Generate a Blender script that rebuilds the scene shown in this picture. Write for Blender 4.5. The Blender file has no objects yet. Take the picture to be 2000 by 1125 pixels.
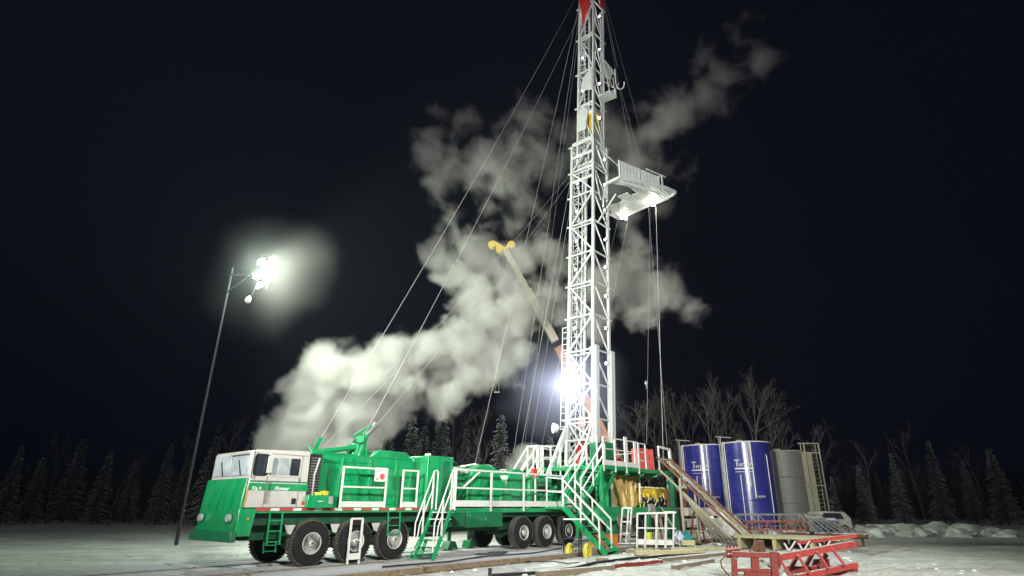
import bpy, bmesh, math, random
from mathutils import Vector, Matrix, noise
R = math.radians
PI = math.pi
random.seed(7)
C = bpy.context.scene.collection
sc = bpy.context.scene

# ------------------------------------------------------------ camera
TH = math.atan(428/1124)
cam_d = bpy.data.cameras.new('camera')
cam_d.sensor_width = 36
cam_d.lens = 1124/2000*36
cam_d.shift_x = -51/2000
cam_d.clip_start = .1
cam_d.clip_end = 3000
cam = bpy.data.objects.new('camera', cam_d)
cam.location = (0, 0, 1.6)
cam.rotation_euler = (PI/2+TH, 0, 0)
C.objects.link(cam)
sc.camera = cam

# ------------------------------------------------------------ night sky
world = bpy.data.worlds.new('World')
sc.world = world
world.use_nodes = True
wn = world.node_tree
wn.nodes.clear()
wo = wn.nodes.new('ShaderNodeOutputWorld')
bg = wn.nodes.new('ShaderNodeBackground')
sky = wn.nodes.new('ShaderNodeTexSky')
sky.sky_type = 'NISHITA'
sky.sun_disc = False
sky.sun_elevation = R(-4)
sky.sun_rotation = R(150)
mixs = wn.nodes.new('ShaderNodeMixRGB')
mixs.inputs[0].default_value = .75
mixs.inputs[2].default_value = (.018, .024, .090, 1)
wn.links.new(sky.outputs[0], mixs.inputs[1])
wn.links.new(mixs.outputs[0], bg.inputs[0])
bg.inputs[1].default_value = .05
wn.links.new(bg.outputs[0], wo.inputs[0])
sc.view_settings.view_transform = 'Standard'
sc.view_settings.look = 'None'
sc.view_settings.exposure = .18
sc.view_settings.gamma = 1
sc.cycles.use_denoising = True
sc.cycles.volume_step_rate = 2.0
sc.cycles.volume_max_steps = 256
sc.cycles.volume_bounces = 1
sc.cycles.max_bounces = 6
sc.cycles.diffuse_bounces = 3
sc.cycles.glossy_bounces = 3
sc.cycles.sample_clamp_indirect = 4
sc.cycles.caustics_reflective = False
sc.cycles.caustics_refractive = False

# faint moonlight only; the lease itself is lit by floodlight poles (see light_tower)
KEY = .10
sun_d = bpy.data.lights.new('sun', 'SUN')
sun_d.energy = KEY
sun_d.angle = R(14)
sun_d.color = (1, .985, .93)
sun = bpy.data.objects.new('sun', sun_d)
sun.rotation_euler = Vector((.30, -1, .95)).to_track_quat('Z', 'Y').to_euler()
sun.location = (10, -30, 30)
C.objects.link(sun)

# ------------------------------------------------------------ frames and measuring
HC = 1.6
ct, st = math.cos(TH), math.sin(TH)
def ray(px, py):
    u = (px-1051)/1124; v = (562.5-py)/1124
    return Vector((u, ct-v*st, st+v*ct))
def onY(px, py, Y):                       # point of a sight line at depth Y
    r = ray(px, py); return Vector((0, 0, HC))+r*(Y/r.y)
def onZ(px, py, Z):                       # point of a sight line on a level plane
    r = ray(px, py); return Vector((0, 0, HC))+r*((Z-HC)/r.z)
PHI = R(51)
P0 = Vector((-6.64, 18.44))
D2 = Vector((math.cos(PHI), math.sin(PHI)))
N2 = Vector((math.sin(PHI), -math.cos(PHI)))
def T(s, w, z):                           # s along the rig towards the well, w out of its side, z up
    q = P0+D2*s+N2*w
    return Vector((q.x, q.y, z))
def sz(px, py, w):                        # (s, z) on the plane w = const
    r = ray(px, py); r2 = Vector((r.x, r.y))
    t = (w+N2.dot(P0))/N2.dot(r2)
    p = r2*t
    return D2.dot(p-P0), HC+r.z*t
def zat(p, py):                           # height over ground point p seen at picture row py
    v = (562.5-py)/1124
    y = p[1]
    # (z-H)/y = (st+v ct)/(ct-v st)
    return HC+y*(st+v*ct)/(ct-v*st)
def ident(x, y, z): return Vector((x, y, z))

# ------------------------------------------------------------ materials
MATS = {}
def pbr(name, col, rough=.5, metal=0, var=.12, scale=6, bump=.0, bscale=40, snow=0, dirt=0, coat=0, spec=.5, snowcol=(.72, .76, .74), salt=0):
    if name in MATS: return MATS[name]
    m = bpy.data.materials.new(name); m.use_nodes = True
    nt = m.node_tree; N = nt.nodes; L = nt.links
    b = N['Principled BSDF']
    b.inputs['Roughness'].default_value = rough
    b.inputs['Metallic'].default_value = metal
    b.inputs['Coat Weight'].default_value = coat
    b.inputs['Coat Roughness'].default_value = .15
    b.inputs['Specular IOR Level'].default_value = spec
    tc = N.new('ShaderNodeTexCoord')
    nz = N.new('ShaderNodeTexNoise'); nz.inputs['Scale'].default_value = scale; nz.inputs['Detail'].default_value = 6
    nz.inputs['Roughness'].default_value = .65
    L.new(tc.outputs['Object'], nz.inputs['Vector'])
    mr = N.new('ShaderNodeMapRange')
    mr.inputs['From Min'].default_value = .3; mr.inputs['From Max'].default_value = .7
    mr.inputs['To Min'].default_value = 1-var; mr.inputs['To Max'].default_value = 1+var
    L.new(nz.outputs['Fac'], mr.inputs['Value'])
    mul = N.new('ShaderNodeVectorMath'); mul.operation = 'SCALE'
    mul.inputs[0].default_value = col
    L.new(mr.outputs[0], mul.inputs['Scale'])
    last = mul.outputs[0]
    if dirt:
        n2 = N.new('ShaderNodeTexNoise'); n2.inputs['Scale'].default_value = 2.3; n2.inputs['Detail'].default_value = 9
        n2.inputs['Roughness'].default_value = .75
        mp = N.new('ShaderNodeMapping'); mp.inputs['Scale'].default_value = (1, 1, .35)
        L.new(tc.outputs['Object'], mp.inputs[0]); L.new(mp.outputs[0], n2.inputs['Vector'])
        r2 = N.new('ShaderNodeMapRange'); r2.inputs['From Min'].default_value = .52; r2.inputs['From Max'].default_value = .72
        r2.inputs['To Max'].default_value = dirt
        L.new(n2.outputs['Fac'], r2.inputs['Value'])
        mx = N.new('ShaderNodeMixRGB'); mx.inputs[2].default_value = (.09, .085, .07, 1)
        L.new(r2.outputs[0], mx.inputs[0]); L.new(last, mx.inputs[1]); last = mx.outputs[0]
    if snow:
        g = N.new('ShaderNodeNewGeometry'); sx = N.new('ShaderNodeSeparateXYZ'); L.new(g.outputs['Normal'], sx.inputs[0])
        n3 = N.new('ShaderNodeTexNoise'); n3.inputs['Scale'].default_value = 3; n3.inputs['Detail'].default_value = 5
        L.new(tc.outputs['Object'], n3.inputs['Vector'])
        ad = N.new('ShaderNodeMath'); ad.operation = 'ADD'; L.new(sx.outputs[2], ad.inputs[0]); L.new(n3.outputs['Fac'], ad.inputs[1])
        r3 = N.new('ShaderNodeMapRange'); r3.inputs['From Min'].default_value = 1.35-.5*snow; r3.inputs['From Max'].default_value = 1.5-.5*snow
        L.new(ad.outputs[0], r3.inputs['Value'])
        mx = N.new('ShaderNodeMixRGB'); mx.inputs[2].default_value = (*snowcol, 1)
        L.new(r3.outputs[0], mx.inputs[0]); L.new(last, mx.inputs[1]); last = mx.outputs[0]
    if salt:
        sxz = N.new('ShaderNodeSeparateXYZ'); L.new(tc.outputs['Object'], sxz.inputs[0])
        n5 = N.new('ShaderNodeTexNoise'); n5.inputs['Scale'].default_value = 4.5; n5.inputs['Detail'].default_value = 10; n5.inputs['Roughness'].default_value = .8
        m5 = N.new('ShaderNodeMapping'); m5.inputs['Scale'].default_value = (1, 1, .22)
        L.new(tc.outputs['Object'], m5.inputs[0]); L.new(m5.outputs[0], n5.inputs['Vector'])
        r5 = N.new('ShaderNodeMapRange'); r5.inputs['From Min'].default_value = .46; r5.inputs['From Max'].default_value = .70; r5.inputs['To Max'].default_value = salt
        L.new(n5.outputs['Fac'], r5.inputs['Value'])
        mx = N.new('ShaderNodeMixRGB'); mx.inputs[2].default_value = (.24, .30, .25, 1)
        L.new(r5.outputs[0], mx.inputs[0]); L.new(last, mx.inputs[1]); last = mx.outputs[0]
    L.new(last, b.inputs['Base Color'])
    rr = N.new('ShaderNodeMapRange')
    rr.inputs['To Min'].default_value = max(0, rough-.12); rr.inputs['To Max'].default_value = min(1, rough+.15)
    L.new(nz.outputs['Fac'], rr.inputs['Value']); L.new(rr.outputs[0], b.inputs['Roughness'])
    if bump:
        nb = N.new('ShaderNodeTexNoise'); nb.inputs['Scale'].default_value = bscale; nb.inputs['Detail'].default_value = 4
        L.new(tc.outputs['Object'], nb.inputs['Vector'])
        bp = N.new('ShaderNodeBump'); bp.inputs['Strength'].default_value = bump; bp.inputs['Distance'].default_value = .03
        L.new(nb.outputs['Fac'], bp.inputs['Height']); L.new(bp.outputs[0], b.inputs['Normal'])
    MATS[name] = m
    return m
def emis(name, col, strength):
    m = bpy.data.materials.new(name); m.use_nodes = True
    nt = m.node_tree; nt.nodes.clear()
    o = nt.nodes.new('ShaderNodeOutputMaterial'); e = nt.nodes.new('ShaderNodeEmission')
    e.inputs[0].default_value = (*col, 1); e.inputs[1].default_value = strength
    nt.links.new(e.outputs[0], o.inputs[0])
    return m
GREEN = pbr('green_paint', (.001, .26, .082), .30, var=.16, scale=3, dirt=.38, bump=.10, bscale=5, salt=.22, coat=.4)
GREEN2 = pbr('dull_green_paint', (.006, .15, .06), .5, var=.2, scale=4, dirt=.6)
GREEN3 = pbr('shaded_grimy_green', (.004, .060, .028), .6, var=.3, scale=4, dirt=.7)  # under-deck shade painted into chassis and skirt green, plus grime; console door shares it
WHITE = pbr('white_paint', (.62, .62, .58), .4, var=.06, dirt=.22)
CABW = pbr('cab_white_paint', (.46, .45, .41), .38, var=.05, scale=4, dirt=.25)
MASTW = pbr('mast_white_paint', (.46, .48, .46), .45, var=.10, scale=5, dirt=.18)
RUBBER = pbr('rubber', (.013, .013, .014), .8, var=.4, scale=9, bump=.5, bscale=60, dirt=.10, spec=.25)
TREAD = pbr('frosted_tread', (.085, .078, .065), .9, var=.5, scale=20, bump=.5, bscale=50)
BLACK = pbr('black_steel', (.012, .012, .014), .55, var=.3)
RIM = pbr('rim_metal', (.62, .62, .59), .36, metal=.35, var=.12, scale=10, dirt=.3)
STEEL = pbr('grey_steel', (.28, .28, .27), .45, metal=.6, var=.2, dirt=.35)
GREYP = pbr('grey_paint', (.30, .29, .27), .5, var=.1, dirt=.2)
RED = pbr('red_paint', (.23, .03, .023), .45, var=.15, dirt=.4, snow=.35)
REDP = pbr('plain_red', (.5, .025, .03), .45, var=.12)
RUST = pbr('rust', (.16, .07, .04), .8, var=.4, scale=12, snow=.25)
ORANGE = pbr('orange_paint', (.62, .22, .03), .5, var=.1)
YELLOW = pbr('yellow_paint', (.68, .47, .03), .45, var=.12, dirt=.35)
LIME = pbr('lime_yellow', (.55, .6, .05), .5)
BLUE = pbr('blue_paint', (.025, .027, .19), .24, var=.16, scale=1.2, coat=.6, bump=.25, bscale=1.3, dirt=.12)
BLUEP = pbr('pale_blue_paint', (.06, .13, .33), .5, var=.2)
LETM = pbr('worn_lettering', (.42, .42, .42), .5, var=.35, scale=9)
TANKG = pbr('grey_tank_paint', (.16, .165, .145), .5, var=.15, dirt=.3)
BEIGE = pbr('beige_paint', (.36, .34, .24), .6, var=.15, dirt=.2)
TARP = pbr('tarpaulin', (.46, .33, .11), .6, var=.35, scale=5, bump=.6, bscale=6)
TEAL = pbr('teal_plastic', (.03, .28, .28), .4, var=.15, bump=.4, bscale=10)
BAG = pbr('white_plastic', (.55, .62, .72), .4, var=.1, bump=.4, bscale=10)
WOOD = pbr('timber', (.21, .17, .12), .85, var=.35, scale=14, bump=.3, snow=.12)
YWOOD = pbr('yellowed_timber', (.42, .38, .20), .8, var=.3, scale=10, bump=.2, snow=.25)
CRANEC = pbr('crane_cream', (.42, .38, .28), .5, var=.08)
NAVY = pbr('navy_cloth', (.015, .016, .03), .9, var=.3, bump=.4)
LED = emis('led_light', (.95, .92, 1), 90)
FLOODE = emis('flood_light', (.95, .97, 1), 70)
FLOODG = emis('field_flood_light', (.90, 1, .86), 130)
WARME = emis('board_light', (1, .97, .80), 90)
def glass_mat(name, col, rough=.12):
    m = pbr(name, col, rough, var=.3, scale=2.5, spec=.7); return m
GLASSD = glass_mat('dark_window_glass', (.03, .035, .045))
GLASSL = glass_mat('curtained_window_glass', (.34, .39, .40), .2)

# ------------------------------------------------------------ mesh builder
class MB:
    def __init__(s, f=T):
        s.bm = bmesh.new(); s.f = f
    def raw(s, vs, fs, m=0):
        v = [s.bm.verts.new(x) for x in vs]
        for q in fs:
            try: fc = s.bm.faces.new([v[i] for i in q]); fc.material_index = m
            except ValueError: pass
        return s
    def box(s, a, b, m=0):
        f = s.f
        P = [f(x, y, z) for z in (a[2], b[2]) for x, y in ((a[0], a[1]), (b[0], a[1]), (b[0], b[1]), (a[0], b[1]))]
        return s.raw(P, [(0, 3, 2, 1), (4, 5, 6, 7), (0, 1, 5, 4), (1, 2, 6, 5), (2, 3, 7, 6), (3, 0, 4, 7)], m)
    def hexa(s, lo, hi, m=0):              # two quads joined
        f = s.f
        P = [f(*p) for p in lo]+[f(*p) for p in hi]
        return s.raw(P, [(0, 3, 2, 1), (4, 5, 6, 7), (0, 1, 5, 4), (1, 2, 6, 5), (2, 3, 7, 6), (3, 0, 4, 7)], m)
    def prism(s, poly, off, m=0):          # poly: frame points, off: frame offset
        f = s.f; n = len(poly)
        P = [f(*p) for p in poly]+[f(p[0]+off[0], p[1]+off[1], p[2]+off[2]) for p in poly]
        F = [tuple(range(n)), tuple(range(2*n-1, n-1, -1))]+[(i, (i+1) % n, n+(i+1) % n, n+i) for i in range(n)]
        return s.raw(P, F, m)
    def bar(s, a, b, w=.06, h=None, m=0, up=(0, 0, 1)):
        h = h or w
        A, B = s.f(*a), s.f(*b); d = (B-A)
        if d.length < 1e-5: return s
        d.normalize(); u = Vector(up)
        if abs(d.dot(u)) > .97: u = Vector((D2.x, D2.y, 0))
        x = d.cross(u).normalized()*(w/2); y = x.cross(d).normalized()*(h/2)
        P = [q+i for q in (A, B) for i in (-x-y, x-y, x+y, -x+y)]
        return s.raw(P, [(0, 3, 2, 1), (4, 5, 6, 7), (0, 1, 5, 4), (1, 2, 6, 5), (2, 3, 7, 6), (3, 0, 4, 7)], m)
    def tube(s, pts, r, seg=6, m=0, r2=None):
        P = [s.f(*p) for p in pts]; n = len(P)
        r2 = r if r2 is None else r2
        rings = []; ref = None
        for i, p in enumerate(P):
            t = (P[min(i+1, n-1)]-P[max(i-1, 0)])
            if t.length < 1e-7: t = Vector((0, 0, 1))
            t.normalize()
            if ref is None: ref = Vector((0, 0, 1)) if abs(t.z) < .9 else Vector((1, 0, 0))
            x = t.cross(ref).normalized(); y = x.cross(t).normalized(); ref = y
            rr = r+(r2-r)*i/max(1, n-1)
            rings.append([s.bm.verts.new(p+(x*math.cos(a)+y*math.sin(a))*rr) for a in [2*PI*k/seg for k in range(seg)]])
        for i in range(n-1):
            for k in range(seg):
                fc = s.bm.faces.new((rings[i][k], rings[i][(k+1) % seg], rings[i+1][(k+1) % seg], rings[i+1][k])); fc.material_index = m
        for rg in (rings[0][::-1], rings[-1]):
            fc = s.bm.faces.new(rg); fc.material_index = m
        return s
    def lathe(s, a, b, prof, seg=24, m=0):  # profile of (t along a->b in metres, radius)
        A, B = s.f(*a), s.f(*b); d = (B-A).normalized()
        u = Vector((0, 0, 1)) if abs(d.z) < .9 else Vector((1, 0, 0))
        x = d.cross(u).normalized(); y = x.cross(d).normalized()
        rings = [[s.bm.verts.new(A+d*t+(x*math.cos(q)+y*math.sin(q))*max(r, .0005)) for q in [2*PI*k/seg for k in range(seg)]] for t, r in prof]
        for i in range(len(prof)-1):
            for k in range(seg):
                fc = s.bm.faces.new((rings[i][k], rings[i][(k+1) % seg], rings[i+1][(k+1) % seg], rings[i+1][k])); fc.material_index = m
        for rg in (rings[0][::-1], rings[-1]):
            fc = s.bm.faces.new(rg); fc.material_index = m
        return s
    def blob(s, c, r, sub=2, amp=.0, seed=0, m=0):
        q = bmesh.ops.create_icosphere(s.bm, subdivisions=sub, radius=1)
        c = s.f(*c)
        if not hasattr(r, '__len__'): r = (r, r, r)
        for v in q['verts']:
            k = 1+amp*noise.noise(v.co*1.7+Vector((seed*3.1, seed, 0)))
            v.co = Vector((v.co.x*r[0]*k, v.co.y*r[1]*k, v.co.z*r[2]*k))+c
        for v in q['verts']:
            for fc in v.link_faces: fc.material_index = m
        return s
    def build(s, name, mat, parent=None, bevel=0, smooth=True, kind=None, label=None, fix=True):
        bm = s.bm
        if fix: bmesh.ops.recalc_face_normals(bm, faces=bm.faces)
        Mp = WM.get(parent.name, Matrix.Identity(4)) if parent else Matrix.Identity(4)
        bm.transform(Mp.inverted())
        if smooth:
            for fc in bm.faces: fc.smooth = True
            for e in bm.edges:
                if len(e.link_faces) != 2 or e.calc_face_angle(0) > .65: e.smooth = False
        me = bpy.data.meshes.new(name); bm.to_mesh(me); bm.free()
        for q in (mat if isinstance(mat, (list, tuple)) else [mat]): me.materials.append(q)
        o = bpy.data.objects.new(name, me); C.objects.link(o)
        if parent:
            o.parent = parent
            WM[o.name] = Mp
        else: WM[o.name] = Matrix.Identity(4)
        if kind: o['kind'] = kind
        if label: o['label'] = label
        if bevel:
            b = o.modifiers.new('bevel', 'BEVEL'); b.width = bevel; b.segments = 2; b.limit_method = 'ANGLE'
        return o
WM = {}
def thing(name, label, cat, loc=(0, 0, 0), rz=0, group=None):
    o = bpy.data.objects.new(name, None); C.objects.link(o)
    o.location = loc; o.rotation_euler = (0, 0, rz)
    o['label'] = label; o['category'] = cat
    if group: o['group'] = group
    WM[o.name] = Matrix.Translation(Vector(loc)) @ Matrix.Rotation(rz, 4, 'Z')
    return o
def tag(o, label, cat, group=None):
    o['label'] = label; o['category'] = cat
    if group: o['group'] = group
    return o
def copy_tree(o, parent=None):
    c = o.copy(); C.objects.link(c)
    if parent: c.parent = parent
    for ch in list(o.children): copy_tree(ch, c)
    return c
def lamp(name, kind, loc, energy, parent, col=(1, 1, 1), size=.1, target=None, angle=120, blend=.5):
    d = bpy.data.lights.new(name, kind); d.energy = energy; d.color = col; d.shadow_soft_size = size
    if kind == 'SPOT': d.spot_size = R(angle); d.spot_blend = blend
    o = bpy.data.objects.new(name, d); C.objects.link(o)
    Mp = WM.get(parent.name, Matrix.Identity(4))
    M = Matrix.Translation(Vector(loc))
    if target is not None:
        M = M @ (Vector(loc)-Vector(target)).to_track_quat('Z', 'Y').to_matrix().to_4x4()
    o.parent = parent
    o.matrix_local = Mp.inverted() @ M
    return o
def txt(body, size, loc_m, mat, name, parent, ext=.004, shear=0, bold=0):
    cu = bpy.data.curves.new(name, 'FONT'); cu.body = body; cu.size = size; cu.extrude = ext; cu.shear = shear; cu.offset = bold
    o = bpy.data.objects.new(name, cu); C.objects.link(o)
    dg = bpy.context.evaluated_depsgraph_get()
    me = bpy.data.meshes.new_from_object(o.evaluated_get(dg))
    bpy.data.objects.remove(o); bpy.data.curves.remove(cu)
    me.transform(WM[parent.name].inverted() @ loc_m)
    me.materials.clear(); me.materials.append(mat)
    q = bpy.data.objects.new(name, me); C.objects.link(q); q.parent = parent; WM[q.name] = WM[parent.name]
    return q
def side_matrix(s, w, z):                 # text plane on the near side of the rig: x along s, y up, facing +w
    o = T(s, w, z); x = Vector((D2.x, D2.y, 0)); y = Vector((0, 0, 1)); zz = Vector((N2.x, N2.y, 0))
    return Matrix(((x.x, y.x, zz.x, o.x), (x.y, y.y, zz.y, o.y), (x.z, y.z, zz.z, o.z), (0, 0, 0, 1)))

# ------------------------------------------------------------ ground
def ground():
    bm = bmesh.new()
    def grid(x0, x1, y0, y1, nx, ny):
        vs = [[bm.verts.new((x0+(x1-x0)*i/nx, y0+(y1-y0)*j/ny, 0)) for i in range(nx+1)] for j in range(ny+1)]
        for j in range(ny):
            for i in range(nx): bm.faces.new((vs[j][i], vs[j][i+1], vs[j+1][i+1], vs[j+1][i]))
    # graded spacing so that the near field has small lumps
    xs = [-900, -400, -200, -100, -60]+[-45+i for i in range(30)]+[-15+i*.15 for i in range(214)]+[17.2+i*.8 for i in range(36)]+[60, 100, 200, 400, 900]
    ys = [-300, -60, -10, 0, 6]+[9+i*.15 for i in range(150)]+[31.6+i*.4 for i in range(70)]+[60, 75, 100, 160, 300, 700, 1500]
    vs = [[bm.verts.new((x, y, 0)) for x in xs] for y in ys]
    for j in range(len(ys)-1):
        for i in range(len(xs)-1): bm.faces.new((vs[j][i], vs[j][i+1], vs[j+1][i+1], vs[j+1][i]))
    for v in bm.verts:
        x, y = v.co.x, v.co.y
        h = -.2
        if 9 < y < 60 and abs(x) < 50:
            h += .05*noise.noise(Vector((x*.9, y*.9, 0)))+.03*noise.noise(Vector((x*2.6, y*2.6, 4)))
        q = Vector((x, y))-P0; s, w = q.dot(D2), q.dot(N2)
        if 9 < y < 40 and abs(x) < 24:
            wob = .5*noise.noise(Vector((s*.12, 7, 0)))
            for w0, dep in ((4.0, .07), (5.9, .08), (7.3, .06), (9.1, .06), (11.2, .05), (-6.2, .07), (-8.1, .07)):
                dd_ = abs(w-w0-wob*(1+.1*w0))
                if dd_ < .42:
                    h -= dep*(1-(dd_/.42)**2)+.015*math.sin(s*17)*(dd_ < .25)
                elif dd_ < .7: h += dep*.5*(1-(dd_-.42)/.28)
            h += .05*max(0, noise.noise(Vector((x*1.9, y*1.9, 9))))**1.5*2+.018*noise.noise(Vector((x*6, y*6, 2)))
        if -8 < s < 30 and -5 < w < 3: h = min(h, -.2)
        v.co.z = h
    bmesh.ops.recalc_face_normals(bm, faces=bm.faces)
    me = bpy.data.meshes.new('ground'); bm.to_mesh(me); bm.free()
    for p in me.polygons: p.use_smooth = True
    o = bpy.data.objects.new('ground', me); C.objects.link(o); o['kind'] = 'structure'
    m = bpy.data.materials.new('packed_snow'); m.use_nodes = True
    nt = m.node_tree; N = nt.nodes; L = nt.links; b = N['Principled BSDF']; b.inputs['Roughness'].default_value = .75
    tc = N.new('ShaderNodeTexCoord')
    def nz(scale, det, sx=1, sy=1, rot=0):
        mp = N.new('ShaderNodeMapping'); mp.inputs['Scale'].default_value = (sx, sy, 1); mp.inputs['Rotation'].default_value = (0, 0, rot)
        n = N.new('ShaderNodeTexNoise'); n.inputs['Scale'].default_value = scale; n.inputs['Detail'].default_value = det; n.inputs['Roughness'].default_value = .68
        L.new(tc.outputs['Object'], mp.inputs[0]); L.new(mp.outputs[0], n.inputs['Vector']); return n.outputs['Fac']
    def ramp(src, p0, c0, p1, c1):
        r = N.new('ShaderNodeValToRGB'); r.color_ramp.elements[0].position = p0; r.color_ramp.elements[0].color = (*c0, 1)
        r.color_ramp.elements[1].position = p1; r.color_ramp.elements[1].color = (*c1, 1); L.new(src, r.inputs[0]); return r.outputs[0]
    snow = ramp(nz(.6, 8), .3, (.58, .60, .55), .7, (.78, .81, .75))
    trk = ramp(nz(1.0, 7, .12, 1.6, -PHI), .50, (0, 0, 0), .66, (1, 1, 1))
    mx = N.new('ShaderNodeMixRGB'); mx.inputs[2].default_value = (.30, .29, .25, 1)
    L.new(snow, mx.inputs[1])
    mm = N.new('ShaderNodeMath'); mm.operation = 'MULTIPLY'; mm.inputs[1].default_value = .62
    L.new(trk, mm.inputs[0]); L.new(mm.outputs[0], mx.inputs[0])
    d2 = ramp(nz(3.1, 8), .57, (0, 0, 0), .72, (.75, .75, .75))
    mx2 = N.new('ShaderNodeMixRGB'); mx2.inputs[2].default_value = (.17, .15, .12, 1)
    L.new(mx.outputs[0], mx2.inputs[1]); L.new(d2, mx2.inputs[0])
    sz_ = N.new('ShaderNodeSeparateXYZ'); L.new(tc.outputs['Object'], sz_.inputs[0])
    rz_ = N.new('ShaderNodeMapRange'); rz_.inputs['From Min'].default_value = -.225; rz_.inputs['From Max'].default_value = -.275; rz_.inputs['To Max'].default_value = .85
    L.new(sz_.outputs[2], rz_.inputs['Value'])
    nn_ = N.new('ShaderNodeMath'); nn_.operation = 'MULTIPLY'; L.new(rz_.outputs[0], nn_.inputs[0]); L.new(ramp(nz(2.2, 9), .36, (0, 0, 0), .60, (1, 1, 1)), nn_.inputs[1])
    mx3 = N.new('ShaderNodeMixRGB'); mx3.inputs[2].default_value = (.22, .19, .15, 1)
    L.new(nn_.outputs[0], mx3.inputs[0]); L.new(mx2.outputs[0], mx3.inputs[1])
    L.new(mx3.outputs[0], b.inputs['Base Color'])
    bp = N.new('ShaderNodeBump'); bp.inputs['Strength'].default_value = .7; bp.inputs['Distance'].default_value = .08
    L.new(nz(5, 9), bp.inputs['Height']); L.new(bp.outputs[0], b.inputs['Normal'])
    me.materials.append(m)
ground()

# access mats under the rig: each panel is a thing
MATW = pbr('mat_timber', (.36, .37, .36), .85, var=.3, scale=7, bump=.5, bscale=25, dirt=.45, snow=.30, snowcol=(.62, .64, .65))
MATE = pbr('mat_edge_timber', (.20, .15, .095), .85, var=.45, scale=9, bump=.5, bscale=25, snow=.18, snowcol=(.5, .5, .48))
def mat_panel(s0, s1, w0, w1, z, rot=0):
    f = MB()
    n = max(4, int(round((w1-w0)/.3)))
    for i in range(n):
        a = w0+(w1-w0)*i/n; b = w0+(w1-w0)*(i+1)/n
        dz = random.uniform(-.012, .012)
        f.box((s0+random.uniform(0, .06), a+.008, z-.17), (s1-random.uniform(0, .06), b-.008, z+dz-.012), 1 if i in (0, n-1) else 0)
    for k in range(3):
        sc_ = s0+(s1-s0)*(.15+.35*k)
        f.box((sc_-.09, w0+.02, z-.195), (sc_+.09, w1-.02, z-.172))
    o = f.build('access_mat', [MATW, MATE])
    return o
mi = 0
rows = [(-4.6, -2.2), (-2.15, .25), (.3, 2.6)]
labs = ['far side', 'middle', 'near side']
for k, (a, b) in enumerate(rows):
    s = -6.4+[0, .7, .2][k]
    while s < 24.5:
        L_ = 4.2
        nm = ['under the truck cab', 'under the front axles', 'by the folding stair', 'under the rear axles', 'under the rig floor', 'beyond the rig floor', 'left of the cab'][max(0, min(6, int((s+2)//4.2) if s > -3 else 6))]
        o = mat_panel(s, s+L_-.06, a, b, -.004*k+random.uniform(-.008, .004))
        tag(o, 'snowy timber access mat %s, %s row' % (nm, labs[k]), 'mat', 'timber mats laid along the rig')
        s += L_
        mi += 1

# ------------------------------------------------------------ wheels
def wheel(s, w, far=False, dual=False, name='wheel', parent=None, r=.61):
    wd = .40
    sg = 1
    w0, w1 = (w-wd, w) if not far else (w, w+wd)
    f = MB()
    out = w1 if not far else w0
    inn = w0 if not far else w1
    prof = [(0, .30), (.005, .36), (.03, .52), (.0, .56), (.05, r-.015), (.09, r), (wd-.09, r), (wd-.05, r-.015), (wd-.03, .54), (wd-.005, .36), (wd, .30)]
    prof = [(0, .29), (.0, .36), (.018, .50), (.03, .57), (.07, r-.02), (.10, r), (wd-.10, r), (wd-.07, r-.02), (wd-.03, .57), (wd-.018, .50), (wd, .36), (wd, .29)]
    f.lathe((s, out, r), (s, inn, r), prof, 40)
    # tread blocks
    for k in range(44):
        a = 2*PI*k/44
        for q in range(4):
            aa = a+(.07 if q % 2 else 0)
            ww = min(out, inn)+.035+q*(wd-.07)/4
            p0 = (s+math.cos(aa)*(r+.006), ww+.02, r+math.sin(aa)*(r+.006))
            p1 = (s+math.cos(aa)*(r+.006), ww+(wd-.07)/4-.01, r+math.sin(aa)*(r+.006))
            f.bar(p0, p1, .05, .03, m=1, up=(math.cos(aa)*D2.x, math.cos(aa)*D2.y, math.sin(aa)))
    ty = f.build(name, [RUBBER, TREAD], parent)
    sgn = -1 if out > inn else 1
    g = MB()
    g.lathe((s, out, r), (s, inn, r), [(.0, .30), (-.02, .30), (-.02, .28), (.035, .262), (.05, .235), (.03, .17), (.02, .105), (.0, .085), (-.03, .075), (-.04, .05), (-.04, .01)] if not dual else
            [(.0, .285), (-.02, .285), (-.02, .26), (.12, .24), (.15, .20), (.14, .13), (.02, .12), (-.03, .10), (-.04, .06), (-.04, .01)], 32)
    for k in range(10):
        a = 2*PI*k/10
        c = (s+math.cos(a)*.14, out+sgn*(.14 if dual else .05), r+math.sin(a)*.14)
        e = (s+math.cos(a)*.14, out+sgn*(.09 if dual else -.005), r+math.sin(a)*.14)
        g.tube([c, e], .014, 6)
    if not dual: g.lathe((s, out-sgn*.041, r), (s, out-sgn*.05, r), [(0, .045), (.01, .04), (.012, .01)], 12, m=2)
    for k in range(10):
        a = 2*PI*(k+.5)/10
        dd = .148 if dual else .047
        c = (s+math.cos(a)*.205, out+sgn*dd, r+math.sin(a)*.205)
        e = (s+math.cos(a)*.205, out+sgn*(dd-.014), r+math.sin(a)*.205)
        g.tube([c, e], .027, 8, m=1)
    g.build('rim', [RIM, BLACK, RUST], ty)
    return ty

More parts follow.
